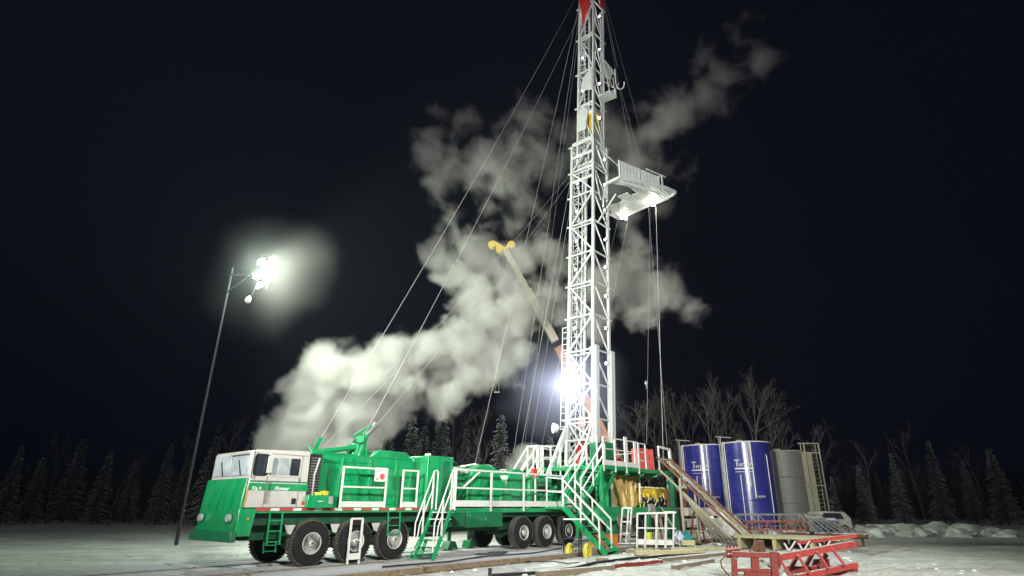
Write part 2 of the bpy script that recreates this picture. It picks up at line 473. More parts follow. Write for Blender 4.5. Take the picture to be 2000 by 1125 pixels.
# ------------------------------------------------------------ the carrier truck
TRK = thing('rig_truck', 'long green and white drilling rig truck parked on timber mats', 'truck', T(6, -1.3, 0), PHI)
for s in (0, 1.5, 3.0):
    wheel(s, 0, parent=TRK); wheel(s, -2.6, far=True, parent=TRK)
for s in (9.6, 11.15, 12.75):
    wheel(s, 0.02, parent=TRK, dual=True); wheel(s, -2.6, far=True, parent=TRK, dual=True)
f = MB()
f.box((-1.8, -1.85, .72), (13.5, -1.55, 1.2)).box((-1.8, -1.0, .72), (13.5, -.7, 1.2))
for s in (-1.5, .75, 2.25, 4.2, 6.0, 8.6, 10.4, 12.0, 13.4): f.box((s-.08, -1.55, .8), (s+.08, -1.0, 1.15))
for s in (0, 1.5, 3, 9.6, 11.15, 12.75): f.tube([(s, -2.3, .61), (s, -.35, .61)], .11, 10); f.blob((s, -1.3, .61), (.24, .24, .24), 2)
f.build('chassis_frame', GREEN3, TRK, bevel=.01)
f = MB().box((-1.83, -2.58, 1.44), (5.5, -.02, 1.505)).box((5.5, -2.58, 1.40), (12.4, .0, 1.56)).box((12.4, -2.5, 1.40), (13.9, -.1, 1.5))
f.build('deck', GREEN, TRK, bevel=.006)
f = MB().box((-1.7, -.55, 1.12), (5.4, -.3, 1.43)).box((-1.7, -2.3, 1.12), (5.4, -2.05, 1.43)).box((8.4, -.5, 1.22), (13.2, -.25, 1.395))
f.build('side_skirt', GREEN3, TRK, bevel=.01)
# striped tape along the deck edge
f = MB(); s = -1.83; k = 0
while s < 5.45:
    e = min(5.48, s+(.42 if k % 2 == 0 else .26))
    f.box((s, -.018, 1.50), (e, .006, 1.575), k % 2); s = e; k += 1
f.build('reflective_tape', [pbr('tape_red', (.40, .06, .05), .5, dirt=.5), WHITE], TRK)
# mud flaps / white triangles between the wheels
for s in (-.72, .75, 2.25):
    f = MB().prism([(s-.16, -.06, 1.12), (s+.16, -.06, 1.12), (s+.06, -.06, .86), (s-.06, -.06, .90)], (0, -.02, 0))
    f.build('mudguard', CABW, TRK)
# cab
cab_poly = [(-2.18, 1.58), (-.36, 1.58), (-.40, 3.15), (-.46, 3.19), (-2.05, 3.13), (-2.12, 3.08), (-2.13, 2.35), (-2.16, 2.28)]
f = MB().prism([(a, 0, b) for a, b in cab_poly], (0, -2.45, 0))
cab = f.build('cab', CABW, TRK, bevel=.05)
def side_panel(name, poly, mat, par, w=.0, th=.008, bevel=0):
    return MB().prism([(a, w+.002, b) for a, b in poly], (0, th, 0)).build(name, mat, par, bevel=bevel)
def rrect(s0, s1, z0, z1, r=.07, lean=0):
    pts = []
    for cx, cz, a0 in ((s1-r, z1-r, 0), (s0+r, z1-r, 90), (s0+r, z0+r, 180), (s1-r, z0+r, 270)):
        for k in range(5):
            a = R(a0+k*22.5); z = cz+r*math.sin(a)
            pts.append((cx+r*math.cos(a), z))
    return pts
side_panel('green_stripe', [(-2.15, 2.04), (-.37, 2.04), (-.375, 2.23), (-2.14, 2.23)], GREEN, cab)
side_panel('green_stripe', [(-2.13, 2.265), (-.378, 2.265), (-.38, 2.30), (-2.12, 2.30)], GREEN2, cab)
DARKSEAM = BLACK
wf = side_panel('window', rrect(-2.09, -1.66, 2.42, 3.02, .1), BLACK, cab, th=.012)
side_panel('pane', rrect(-2.06, -1.69, 2.45, 2.99, .09), GLASSD, wf, w=.012, th=.004)
wf = side_panel('window', rrect(-1.63, -.66, 2.41, 2.99, .05), CABW, cab, th=.016)
side_panel('pane', rrect(-1.57, -1.02, 2.46, 2.94, .03), GLASSL, wf, w=.016, th=.005)
side_panel('pane', rrect(-1.01, -.72, 2.46, 2.94, .03), GLASSD, wf, w=.016, th=.004)
MB().box((-1.66, .003, 1.6), (-1.65, .009, 2.41)).build('door_seam', BLACK, cab)
MB().box((-.66, .003, 1.6), (-.652, .009, 3.05)).build('door_seam', BLACK, cab)
f = MB().box((-.83, .003, 1.68), (-.69, .012, 1.84)); f.build('side_vent', BLACK, cab)
f = MB().box((-.83+.12, .01, 2.33), (-.66, .03, 2.38)); f.build('door_handle', STEEL, cab)
f = MB().prism([(-2.2, .004, 1.6), (-2.165, .004, 1.6), (-2.125, .004, 2.22), (-2.15, .004, 2.22)], (0, .006, 0)); f.build('marker_strip', ORANGE, cab)
txt('Rig 4', .13, side_matrix(-2.04, .011, 2.055), WHITE, 'rig_number', cab, bold=.003)
txt('Pioneer', .14, side_matrix(-1.4, .011, 2.055), WHITE, 'maker_script', cab, shear=.35, bold=.004)
f = MB().box((-.47, .003, 1.78), (-.40, .01, 1.90), 1).box((-.50, .003, 1.66), (-.40, .01, 1.76), 0)
f.build('warning_sticker', [REDP, GREYP], cab)
f = MB().box((-1.62, .005, 2.62), (-1.60, .10, 2.64)).box((-1.75, .08, 2.5), (-1.60, .12, 2.95), 0)
f.build('wing_mirror', [CABW], cab, bevel=.01)
for w_ in (-.5, -1.6):
    MB().bar((-2.185, w_, 2.44), (-2.18, w_-.25, 2.86), .02).build('wiper', BLACK, cab)
f = MB().bar((-2.14, .06, 2.36), (-2.14, .06, 3.08), .03).bar((-1.63, .05, 1.7), (-1.63, .05, 2.3), .03)
f.build('grab_handle', STEEL, cab)
MB().box((-1.62, .004, 3.04), (-.5, .03, 3.07)).build('rain_gutter', CABW, cab)
# front face of the cab
f = MB()
for a, b in ((-.12, -1.18), (-1.27, -2.33)):
    f.box((-2.165, a, 2.44), (-2.125, b, 3.02))
ws = f.build('windscreen', GLASSL, cab, bevel=.01)
f = MB().box((-2.17, -.16, 3.0), (-2.26, -1.2, 3.06)); f.build('sun_visor', GREYP, cab)
f = MB().prism([(-2.18, -.0, 2.36), (-2.18, -.0, 1.0), (-2.30, 0, .95), (-2.28, 0, 1.6), (-2.22, 0, 2.36)], (0, -2.45, 0))
f.build('front_cowl', GREEN, TRK, bevel=.02)
f = MB().prism([(-2.29, .01, .86), (-1.88, .01, .86), (-1.80, .01, 1.56), (-2.29, .01, 1.56)], (0, -.5, 0))
fb = f.build('front_fender', GREEN, TRK, bevel=.02)
f = MB().lathe((-2.02, .04, 1.30), (-2.02, 0, 1.30), [(0, .01), (.0, .03), (.03, .03)], 12); f.build('marker_lamp', ORANGE, fb)
f = MB().box((-2.42, -2.55, .72), (-2.25, .03, .98)); f.build('front_bumper', GREEN2, TRK, bevel=.03)
for w in (-.35, -2.1):
    f = MB().lathe((-2.42, w, 1.32), (-2.3, w, 1.32), [(0, .01), (0, .10), (.08, .11)], 16); f.build('headlight', GLASSL, TRK)
# radiator
f = MB().box((-.34, -2.35, 1.56), (.02, -.06, 3.12)); rd = f.build('radiator', BLACK, TRK, bevel=.01)
f = MB()
for k in range(14): f.box((-.33, -.058, 1.95+k*.08), (.0, -.05, 1.98+k*.08))
f.tube([(-.2, .02, 1.9), (-.22, .03, 2.5), (-.1, .02, 3.0)], .035, 8)
f.build('radiator_louvre', STEEL, rd)
# tool box
f = MB().box((-.40, -.3, 1.58), (.45, .16, 1.93)); tb = f.build('tool_box', GREEN, TRK, bevel=.015)
f = MB().box((.28, .163, 1.70), (.42, .17, 1.90)); f.build('placard', GREYP, tb)
f = MB().box((-.08, .163, 1.75), (.10, .17, 1.775)); f.build('nameplate', WHITE, tb)
for a, b, h_, mt, lab in ((-.12, .10, .09, LIME, 'left one of two small yellow green cases on the green tool box'), (.14, .30, .13, YELLOW, 'right one of two small yellow cases on the green tool box')):
    t = thing('small_case', lab, 'case', T((a+b)/2, -.05, 1.93), PHI, 'small cases on the tool box')
    MB().box((a, -.18, 1.932), (b, .08, 1.932+h_)).build('body', mt, t, bevel=.012)
    MB().tube([(a+.05, -.05, 1.932+h_), (a+.06, -.05, 1.96+h_), (b-.06, -.05, 1.96+h_), (b-.05, -.05, 1.932+h_)], .008, 5).build('handle', BLACK, t)
MB().box((.62, -.40, 1.70), (.80, -.385, 1.88)).build('hazard_label', pbr('pale_label', (.45, .36, .30), .5, var=.3, scale=20), TRK)
# the engine enclosure
f = MB()
f.box((.04, -2.25, 1.51), (4.2, -.42, 3.14))
f.prism([(.04, -.42, 3.14), (4.2, -.42, 3.14), (4.2, -.62, 3.26), (.04, -.62, 3.26)], (0, 0, -.01))
eh = f.build('engine_housing', GREEN, TRK, bevel=.03)
f = MB()
for a, b, z0, z1 in ((.2, .95, 1.75, 3.0), (1.05, 2.0, 2.5, 2.98), (1.05, 2.0, 1.65, 2.42), (2.15, 3.1, 1.7, 2.9), (3.2, 3.8, 1.7, 2.9)):
    for p, q in (((a, z0), (b, z0)), ((b, z0), (b, z1)), ((b, z1), (a, z1)), ((a, z1), (a, z0))):
        f.bar((p[0], -.415, p[1]), (q[0], -.415, q[1]), .03, .02)
for s in (1.0, 2.07, 3.15): f.box((s-.03, -.44, 1.53), (s+.03, -.39, 3.1))
f.bar((.3, -.40, 2.95), (.85, -.40, 2.95), .05, .03)
f.bar((1.25, -.40, 3.05), (2.3, -.36, 1.75), .035, .03)
f.build('panel_frame', GREEN, eh, bevel=.004)
f = MB().box((.5, -.42, 2.1), (.62, -.36, 2.75)).box((.55, -.40, 1.68), (.80, -.33, 1.95)); f.build('access_hatch', GREEN2, eh, bevel=.01)
f = MB().lathe((1.55, -.9, 3.28), (3.5, -.9, 3.28), [(0, .02), (0, .14), (1.95, .14), (1.95, .02)], 20)
f.prism([(2.1, -.5, 3.2), (3.9, -.5, 3.2), (3.6, -.5, 3.44), (2.5, -.5, 3.46)], (0, -1.1, 0))
f.build('roof_cowling', GREEN, eh, bevel=.02)
f = MB()
for k in range(9): f.box((2.9+k*.09, -.499, 3.25), (2.93+k*.09, -.49, 3.41))
f.build('cowling_grille', GREEN2, eh)
# hydraulic arm on top, guy post, exhaust
f = MB().tube([(.12, -.7, 3.24), (1.75, -.7, 3.52)], .075, 12).tube([(.3, -1.1, 3.2), (1.75, -1.1, 3.5)], .06, 10)
f.box((1.6, -1.2, 3.2), (1.9, -.6, 3.62)).bar((1.7, -.62, 3.2), (1.95, -.62, 3.95), .12).bar((2.0, -.62, 3.2), (1.8, -.62, 4.0), .08)
f.tube([(1.62, -.5, 3.75), (2.0, -1.3, 3.75)], .13, 12)
f.bar((1.7, -1.0, 3.9), (2.35, -1.0, 4.3), .09)
f.build('raising_arm', GREEN, TRK, bevel=.01)
f = MB().bar((.1, -.75, 3.18), (.30, -.75, 3.70), .09).bar((.1, -.75, 3.18), (.0, -.9, 3.45), .06); f.build('guy_post', GREEN, TRK)
f = MB().tube([(1.95, -1.0, 3.45), (1.95, -1.0, 3.7), (2.55, -1.0, 4.38)], .095, 12).lathe((1.95, -1.0, 3.2), (1.95, -1.0, 3.5), [(0, .12), (.3, .12)], 12)
f.build('exhaust_pipe', STEEL, TRK)
# light tree side boxes on the deck edge
f = MB().box((3.88, -1.6, 1.58), (4.22, -.42, 3.28)).box((4.22, -1.6, 1.56), (5.46, .0, 3.36))
tc_ = f.build('tall_cabinet', GREEN, TRK, bevel=.02)
f = MB().box((4.9, .003, 1.85), (5.28, .015, 3.2)); f.build('cabinet_door', GREEN2, tc_, bevel=.008)
f = MB().box((4.28, .002, 2.35), (5.42, .012, 2.39)).box((4.28, .002, 2.85), (5.42, .012, 2.88)); f.build('cabinet_rib', GREEN, tc_)
f = MB().box((4.30, -.3, 3.36), (4.42, -.1, 3.44)); f.build('roof_lamp', WHITE, tc_)
# railings
def railing(s0, s1, zb, zt, w, posts, toe=None, mid=None, mat=WHITE, name='handrail', par=None, r=.027, mesh=False):
    f = MB()
    for s in posts: f.bar((s, w, zb), (s, w, zt), r*2)
    f.bar((s0-r, w, zt), (s1+r, w, zt), r*2)
    for z in (mid or []): f.bar((s0, w, z), (s1, w, z), r*1.8)
    o = f.build(name, mat, par, bevel=.004)
    if toe:
        MB().box((s0, w-.012, toe[0]), (s1, w+.012, toe[1])).build('toe_board', mat, o)
    return o
railing(.77, 2.44, 1.58, 2.79, .03, [.77, 2.44], (1.60, 1.77), [2.2], par=TRK)
railing(3.13, 3.78, 1.58, 2.79, .03, [3.13, 3.78], (1.60, 1.77), [2.2], par=TRK)
railing(5.52, 12.27, 1.44, 2.94, .06, [5.52, 7.52, 9.52, 12.27], (1.62, 1.84), [2.28], par=TRK, r=.032)
f = MB().bar((6.0, .03, 2.3), (6.95, .03, 2.95), .05).bar((6.95, .03, 2.95), (7.5, .03, 2.95), .05)
f.build('grab_rail', WHITE, TRK)
f = MB().bar((10.6, -.2, 1.6), (10.6, -.2, 2.95), .05)
f.build('grab_rail', WHITE, TRK)
sg = MB().box((1.93, .06, 2.39), (2.40, .075, 2.83)).build('safety_sign', WHITE, TRK)
MB().lathe((2.22, .080, 2.55), (2.22, .0, 2.55), [(0, .055), (0, .10), (.01, .10)], 20).box((2.15, .081, 2.54), (2.29, .084, 2.56)).build('sign_disc', pbr('faded_sign_red', (.5, .10, .09), .5), sg)
MB().box((1.97, .0755, 2.74), (2.2, .078, 2.765)).box((1.97, .0755, 2.69), (2.12, .078, 2.71)).box((1.97, .0755, 2.45), (2.08, .078, 2.5)).build('sign_print', GREYP, sg)
# under deck boxes
f = MB().box((5.5, -.7, .93), (6.24, -.05, 1.395)).box((6.3, -.75, .88), (8.3, -.02, 1.395))
ub = f.build('under_deck_locker', GREEN2, TRK, bevel=.015)
MB().box((6.45, -.018, .98), (8.15, -.008, 1.33)).box((5.58, -.048, .99), (6.16, -.038, 1.33)).build('locker_door', GREEN2, ub, bevel=.006)
MB().box((7.28, -.01, 1.12), (7.34, .02, 1.22)).build('latch', STEEL, ub)
f = MB().tube([(7.3, -2.0, .9), (7.3, -2.0, .12)], .08, 12).prism([(7.0, -2.2, .02), (7.6, -2.2, .02), (7.42, -2.2, .32), (7.18, -2.2, .32)], (0, .45, 0))
f.build('jack_leg', GREEN, TRK, bevel=.01)
f = MB().tube([(8.6, -2.2, .9), (8.6, -2.2, .12)], .08, 12).prism([(8.4, -2.4, .02), (8.8, -2.4, .02), (8.7, -2.4, .3), (8.5, -2.4, .3)], (0, .45, 0))
f.build('jack_leg', GREEN, TRK, bevel=.01)
f = MB().box((4.3, -.9, .62), (5.2, -.12, 1.05)); f.build('battery_box', BLACK, TRK, bevel=.02)
f = MB().tube([(5.42, .02, 1.4), (5.5, .04, 1.1), (5.6, .02, .95), (5.68, .0, 1.1)], .02, 6); f.build('air_hose', BLACK, TRK)
# ladders hung under the deck
def ladder(name, s0, s1, z0, z1, w, n, mat, par, lean=0, t=.035, wd=.0):
    f = MB()
    f.bar((s0, w+lean, z0), (s0, w, z1), t).bar((s1, w+lean, z0), (s1, w, z1), t)
    for k in range(n):
        q = (k+.3)/n; z = z0+(z1-z0)*q; ww = w+lean*(1-q)
        f.bar((s0, ww, z), (s1, ww, z), t*.8)
    return f.build(name, mat, par)
ladder('step_ladder', -1.42, -1.05, .62, 1.44, .03, 3, GREEN, TRK, .06)
ladder('step_ladder', -1.30, -.95, .40, .70, -.3, 2, GREEN2, TRK, .06)
ladder('step_ladder', 2.62, 3.10, .72, 1.44, .05, 3, GREEN, TRK, .05)

# drawworks on the rear deck
DW = MB()
DW.lathe((5.62, -1.15, 2.42), (7.0, -1.15, 2.42), [(0, .02), (0, .44), (.04, .46), (.08, .42), (1.3, .42), (1.38, .42)], 32)
dw = DW.build('drawworks_drum', GREEN, TRK)
f = MB()
arch = []
for k in range(13):
    a = PI*k/12
    arch.append((7.75-1.05*math.cos(a), -.45, 2.25+1.0*math.sin(a)))
f.prism([(6.7, -.45, 1.6)]+arch+[(8.8, -.45, 1.6)], (0, -1.5, 0))
hs = f.build('drum_guard', GREEN, TRK, bevel=.02)
f = MB()
for s in (7.35, 7.45, 8.2): f.box((s, -.452, 1.62), (s+.03, -.425, 3.05))
f.bar((6.75, -.43, 2.3), (7.2, -.43, 2.98), .06); f.box((6.75, -.448, 1.9), (8.75, -.435, 1.93))
f.build('guard_rib', GREEN, hs)
f = MB()
arch = []
for k in range(13):
    a = PI*k/12
    arch.append((9.75-.72*math.cos(a), -.5, 2.45+.72*math.sin(a)))
f.prism([(9.03, -.5, 1.6)]+arch+[(10.47, -.5, 1.6)], (0, -1.2, 0))
f.build('drum_guard', GREEN, TRK, bevel=.02)
f = MB().box((10.5, -1.6, 1.6), (12.2, -.55, 2.55)).box((11.0, -1.7, 2.55), (12.3, -.6, 2.85))
f.lathe((8.9, -.35, 1.9), (8.9, -1.2, 1.9), [(0, .02), (0, .35), (.8, .35)], 20)
f.lathe((10.7, -.42, 2.2), (10.7, -1.2, 2.2), [(0, .02), (0, .3), (.8, .3)], 20)
f.box((10.3, -.45, 1.6), (10.5, -.3, 2.9)).box((11.3, -.5, 1.6), (12.1, -.45, 2.1))
f.build('gearbox', GREEN, TRK, bevel=.03)
f = MB().box((11.2, -.545, 2.2), (12.1, -.53, 2.5)); f.build('vent_louvre', BLACK, TRK)
SNOWM = pbr('lying_snow', (.74, .78, .72), .8, var=.08, bump=.6, bscale=12)
f = MB()
for k in range(9):
    f.blob((5.75+k*.25, -.9-.1*random.random(), 2.93+.03*random.random()), (.2, .38, .12), 2, .4, k)
for k in range(7): f.blob((7.2+k*.2, -1.2, 3.26-.03*abs(k-3)), (.16, .3, .05), 2, .5, k)
f.build('lying_snow', SNOWM, TRK)
f = MB()
for k in range(9): f.tube([(8.75+k*.05, -.6, 3.03+.08*math.sin(k*2)), (9.0+k*.04, -.8, 3.12), (9.2+k*.05, -1.0, 3.0+.06*math.cos(k))], .02, 5)
f.build('rope_coil', WHITE, TRK)
f = MB().box((10.5, -.35, 2.85), (10.75, -.2, 3.2)); f.build('red_valve', REDP, TRK)
# walkway with its own little stair on the far side of the drawworks
f = MB()
for w in (-1.35, -1.95):
    f.bar((10.95, w, 3.05), (12.15, w, 4.38), .055).bar((11.0, w, 2.55), (12.2, w, 3.85), .055)
    f.bar((12.15, w, 4.38), (14.1, w, 4.5), .055).bar((12.15, w, 3.85), (14.1, w, 3.95), .05)
    for s, z0 in ((12.15, 2.9), (12.6, 2.95), (13.2, 3.0), (14.0, 3.0)): f.bar((s, w, z0), (s, w, 4.42), .055)
f.bar((11.3, -1.3, 2.3), (12.4, -1.3, 3.4), .06).bar((12.2, -1.35, 4.38), (12.2, -1.95, 4.38), .05)
wk = f.build('walkway_rail', WHITE, TRK)
f = MB().box((12.1, -2.0, 2.95), (14.3, -1.3, 3.05)); f.bar((11.0, -1.35, 2.0), (12.1, -1.35, 3.0), .16, .05).bar((11.0, -1.95, 2.0), (12.1, -1.95, 3.0), .16, .05)
for k in range(5): f.box((11.1+k*.2, -1.95, 2.1+k*.18), (11.32+k*.2, -1.35, 2.13+k*.18))
f.build('walkway', GREEN, TRK)
f = MB().box((12.9, -2.6, 1.5), (13.2, -1.8, 3.0)); f.build('control_column', GREEN2, TRK)
# rear cradle of the carrier
f = MB()
for w in (-.45, -2.15):
    f.bar((12.5, w, 1.5), (14.9, w, 3.9), .28, .2).bar((13.4, w, 1.3), (13.4, w, 3.3), .22, .2).bar((14.6, w, 1.5), (14.6, w, 3.6), .26, .22)
    f.prism([(13.5, w, 1.5), (15.3, w, 1.5), (15.2, w, 3.6), (14.7, w, 3.9)], (0, -.12, 0))
f.bar((13.5, -.45, 2.2), (14.6, -.45, 3.2), .12).bar((13.4, -.4, 2.9), (14.8, -.4, 2.9), .1)
f.tube([(14.15, -.1, 1.5), (14.15, -.1, 3.3)], .13, 12).tube([(14.15, -.1, 2.4), (14.15, -.1, 2.5)], .18, 12).tube([(14.15, -.1, 1.9), (14.15, -.1, 2.0)], .18, 12)
f.build('mast_cradle', GREEN, TRK, bevel=.015)

# grey box on the landing, part of the truck side
f = MB().box((12.45, -.05, 1.36), (13.3, .45, 1.93)); f.build('junction_box', GREYP, TRK, bevel=.015)

# ------------------------------------------------------------ folding stair in front of the tall cabinet
ST = thing('folding_stair', 'green folding stair with pale handrails in front of the tall green cabinet', 'stair', T(4.3, .85, 0), PHI)
a0, a1 = (3.55, 0.0), (4.25, 1.52)
for w in (.40, 1.32):
    f = MB().bar((a0[0], w, .0), (a1[0], w, 1.55), .05, .13); f.build('stringer', GREEN, ST)
for k in range(7):
    q = (k+.4)/7; s = a0[0]+(a1[0]-a0[0])*q; z = a1[1]*q+.06
    MB().box((s-.02, .42, z-.03), (s+.20, 1.30, z)).build('tread', GREEN2 if k < 5 else WHITE, ST)
for w in (.38, 1.34):
    f = MB()
    f.tube([(3.50, w, .25), (3.52, w, 1.1), (4.22, w, 2.80), (4.34, w, 2.84), (4.40, w, 2.75), (4.38, w, 1.5)], .025, 8)
    f.tube([(3.62, w, .5), (3.70, w, 1.05), (4.25, w, 2.30)], .022, 8)
    f.bar((3.84, w, .7), (3.84, w, 1.85), .045).bar((4.2, w, 1.5), (4.2, w, 2.75), .045)
    f.build('handrail', WHITE, ST)
f = MB().box((4.25, .02, 1.46), (5.3, 1.35, 1.52)); f.build('landing', GREEN2, ST)
f = MB().bar((3.35, .36, .0), (4.0, .36, .95), .04).bar((3.7, .5, .02), (3.95, .5, .6), .12, .05); f.build('prop', GREEN, ST)

# white step ladder on the mat by the second wheel
LD = thing('white_ladder', 'small white step ladder standing by the second front wheel', 'ladder', T(1.2, .45, 0), PHI)
f = MB()
s0, s1 = .98, 1.38
f.bar((s0, .43, 0), (s0, .43, 1.27), .05).bar((s1, .43, 0), (s1, .43, 1.27), .05).bar((s0, .43, 1.27), (s1, .43, 1.27), .05)
f.build('rail', WHITE, LD)
f = MB().box((s0, .35, .13), (s1, .5, .16)).box((s0, .42, .16), (s1, .44, .30)); f.build('step', WHITE, LD)
f = MB().bar((s0, .41, .66), (s1, .41, .66), .03); f.build('rung', WHITE, LD)

# ------------------------------------------------------------ stair up to the rig floor (two flights)
RS = thing('rig_floor_stair', 'two flight green stair with white handrails beside the rear wheels', 'stair', T(11.5, 2, -.2), PHI)
sa, sb = 11.1, 12.0
for s in (sa, sb):
    MB().bar((s, 3.05, -.18), (s, .95, 1.62), .05, .22).build('stringer', GREEN, RS)
for k in range(8):
    q = (k+.5)/8; w = 3.05+(.95-3.05)*q; z = -.18+1.8*q
    MB().box((sa+.03, w-.14, z), (sb-.03, w+.12, z+.035)).build('tread', GREEN, RS)
for s in (sa, sb):
    f = MB()
    f.bar((s, .95, 2.72), (s, 2.75, 1.15), .055).bar((s, .95, 2.2), (s, 2.75, .68), .05)
    f.bar((s, 2.75, 1.18), (s, 2.75, .02), .055).bar((s, .95, 2.74), (s, .95, 1.5), .055).bar((s, 1.85, 1.95), (s, 1.85, .9), .045)
    f.build('handrail', WHITE, RS)
MB().box((sa-.1, -.0, 1.52), (sb+.25, .98, 1.60)).build('landing', GREEN, RS, bevel=.005)
f = MB()
f.bar((sa, .05, 2.85), (sa, .98, 2.75), .05).bar((sa, .05, 2.25), (sa, .98, 2.2), .05).bar((sa, .05, 1.6), (sa, .05, 2.85), .05)
f.build('landing_rail', WHITE, RS)
u0, u1 = (12.2, 1.62), (14.3, 3.5)
for w in (.15, 1.1):
    MB().bar((u0[0], w, u0[1]), (u1[0], w, u1[1]), .05, .2).build('stringer', GREEN, RS)
for k in range(8):
    q = (k+.5)/8; s = u0[0]+(u1[0]-u0[0])*q; z = u0[1]+(u1[1]-u0[1])*q
    MB().box((s-.12, .17, z), (s+.12, 1.08, z+.035)).build('tread', GREEN, RS)
for w in (.12, 1.13):
    f = MB()
    f.bar((u0[0], w, 2.78), (14.2, w, 4.55), .055).bar((u0[0], w, 2.25), (14.2, w, 4.0), .045)
    f.bar((u0[0], w, 1.5), (u0[0], w, 2.8), .055).bar((13.2, w, 2.5), (13.2, w, 3.65), .05).bar((14.2, w, 3.4), (14.2, w, 4.6), .055)
    f.build('handrail', WHITE, RS)

# ------------------------------------------------------------ rig floor and its substructure
RF = thing('rig_floor', 'green elevated rig floor on its substructure beside the mast foot', 'platform', T(17.5, -1, -.2), PHI)
f = MB().box((13.95, -3.6, 3.30), (21.2, 1.2, 3.48))
for s in (15, 16.5, 18, 19.5): f.box((s-.06, -3.5, 3.12), (s+.06, 1.1, 3.30))
f.build('floor_deck', GREEN, RF, bevel=.01)
f = MB().box((14.0, -3.5, 1.22), (21.5, -3.1, 1.6)).box((15.45, .8, 1.28), (21.5, 1.2, 1.6)).box((14.0, -3.1, 1.25), (14.3, .8, 1.55)).box((21.2, -3.1, 1.25), (21.5, .8, 1.55))
f.build('lower_beam', GREEN, RF, bevel=.01)
f = MB().box((13.85, .5, .98), (15.42, 1.22, 1.61)).box((13.8, .48, 1.27), (15.46, 1.25, 1.31)); f.build('base_box', GREEN, RF, bevel=.012)
for s, w, z1 in ((21.35, 1.0, 3.3), (21.35, -3.3, 3.3), (14.1, -3.3, 3.3), (18.2, -3.3, 3.3)):
    MB().box((s-.14, w-.14, -.18), (s+.14, w+.14, z1)).build('leg', GREEN if w < 0 else GREEN2, RF, bevel=.01)
MB().box((15.1, .85, -.1), (15.35, 1.15, .98)).box((18.2, .85, -.1), (18.45, 1.15, 1.28)).box((20.9, .75, -.18), (21.5, 1.22, 1.25)).build('base_post', GREEN2, RF, bevel=.01)
f = MB()
f.bar((13.9, .9, 1.6), (15.6, .9, 3.3), .12).bar((13.9, 1.1, 3.28), (14.0, 1.1, 1.6), .2)
f.bar((14.1, 1.0, 2.1), (15.4, 1.0, 3.25), .06)
f.tube([(14.3, .6, 1.6), (14.3, .6, 3.3)], .11, 10)
f.build('brace', GREEN, RF)
f = MB().box((14.0, 1.18, 3.49), (17.42, 1.21, 3.73)); f.build('toe_board', WHITE, RF)
f = MB()
for s in (14.05, 15.1, 16.15, 17.4): f.bar((s, 1.19, 3.2), (s, 1.19, 4.78), .07)
f.bar((14.05, 1.19, 4.78), (17.4, 1.19, 4.78), .05).bar((14.05, 1.19, 4.25), (17.4, 1.19, 4.25), .045)
f.box((16.0, 1.17, 3.7), (16.28, 1.23, 4.95)).box((16.95, 1.17, 3.7), (17.15, 1.23, 4.8))
f.build('handrail', WHITE, RF)
f = MB()
for s in (17.5, 18.2): f.bar((s, 1.17, 3.3), (s, 1.17, 4.75), .06)
for z in (3.9, 4.3, 4.75): f.bar((17.5, 1.17, z), (18.2, 1.17, z), .05)
f.build('gate', WHITE, RF)
f = MB()
f.bar((19.7, 1.17, 3.3), (19.7, 1.17, 4.75), .07).bar((21.1, 1.17, 3.5), (21.0, 1.17, 4.7), .13).bar((19.7, 1.17, 4.72), (21.0, 1.17, 4.68), .12).bar((19.7, 1.17, 4.1), (21.0, 1.17, 4.1), .05)
for s in (15, 17, 19, 21): f.bar((s, -3.55, 3.48), (s, -3.55, 4.6), .05)
f.bar((14, -3.55, 4.6), (21.1, -3.55, 4.6), .05).bar((14, -3.55, 4.05), (21.1, -3.55, 4.05), .05)
f.bar((21.15, -3.55, 4.6), (21.15, -.6, 4.6), .05).bar((21.15, -3.55, 4.05), (21.15, -.6, 4.05), .05)
f.build('handrail', WHITE, RF)
# things on the floor
t = thing('driller_console', 'green cabinet behind the white rail at the left end of the rig floor', 'cabinet', T(15, .6, 3.48), PHI)
MB().box((14.35, .2, 3.485), (14.95, .6, 4.60)).build('body', GREEN2, t, bevel=.02)
MB().box((14.40, .602, 3.6), (14.90, .612, 4.5)).build('door', GREEN3, t, bevel=.006)
MB().tube([(14.25, .7, 3.5), (14.25, .7, 4.9)], .04, 8).tube([(15.02, .65, 3.5), (15.02, .65, 4.6)], .03, 8).build('pipe', WHITE, t)
t = thing('green_cabinet', 'green cabinet on the rig floor, second from the mast', 'cabinet', T(16, .1, 3.48), PHI)
MB().box((15.6, -.2, 3.9), (16.5, .35, 4.72)).build('body', GREEN2, t, bevel=.02)
MB().box((15.65, -.15, 3.485), (15.73, .3, 3.9)).box((16.36, -.15, 3.485), (16.44, .3, 3.9)).build('leg', STEEL, t)
t = thing('floor_tongs', 'small dark red machine on the rig floor behind the rail', 'machine', T(17.0, .2, 3.48), PHI)
MB().blob((17.0, .2, 3.75), (.28, .25, .25), 2, .6, 4).box((16.85, .1, 3.485), (17.15, .3, 3.7)).build('body', REDP, t)
MB().tube([(17.0, .2, 3.8), (17.3, .25, 4.15), (17.6, .2, 4.1)], .05, 8).build('arm', STEEL, t)
f = MB()
n = 16
for i in range(n):
    a = 18.75+1.2*i/n; b = 18.75+1.2*(i+1)/n
    wa = .75+.07*math.sin(i*1.9); wb = .75+.07*math.sin((i+1)*1.9)
    f.hexa([(a, .0, 3.5), (b, .0, 3.5), (b, wb, 3.5), (a, wa, 3.5)], [(a, .0, 4.62+.03*math.sin(i)), (b, .0, 4.62+.03*math.sin(i+1)), (b, wb-.05, 4.60+.03*math.sin(i+1)), (a, wa-.05, 4.60+.03*math.sin(i))])
bmesh.ops.remove_doubles(f.bm, verts=f.bm.verts, dist=.001)
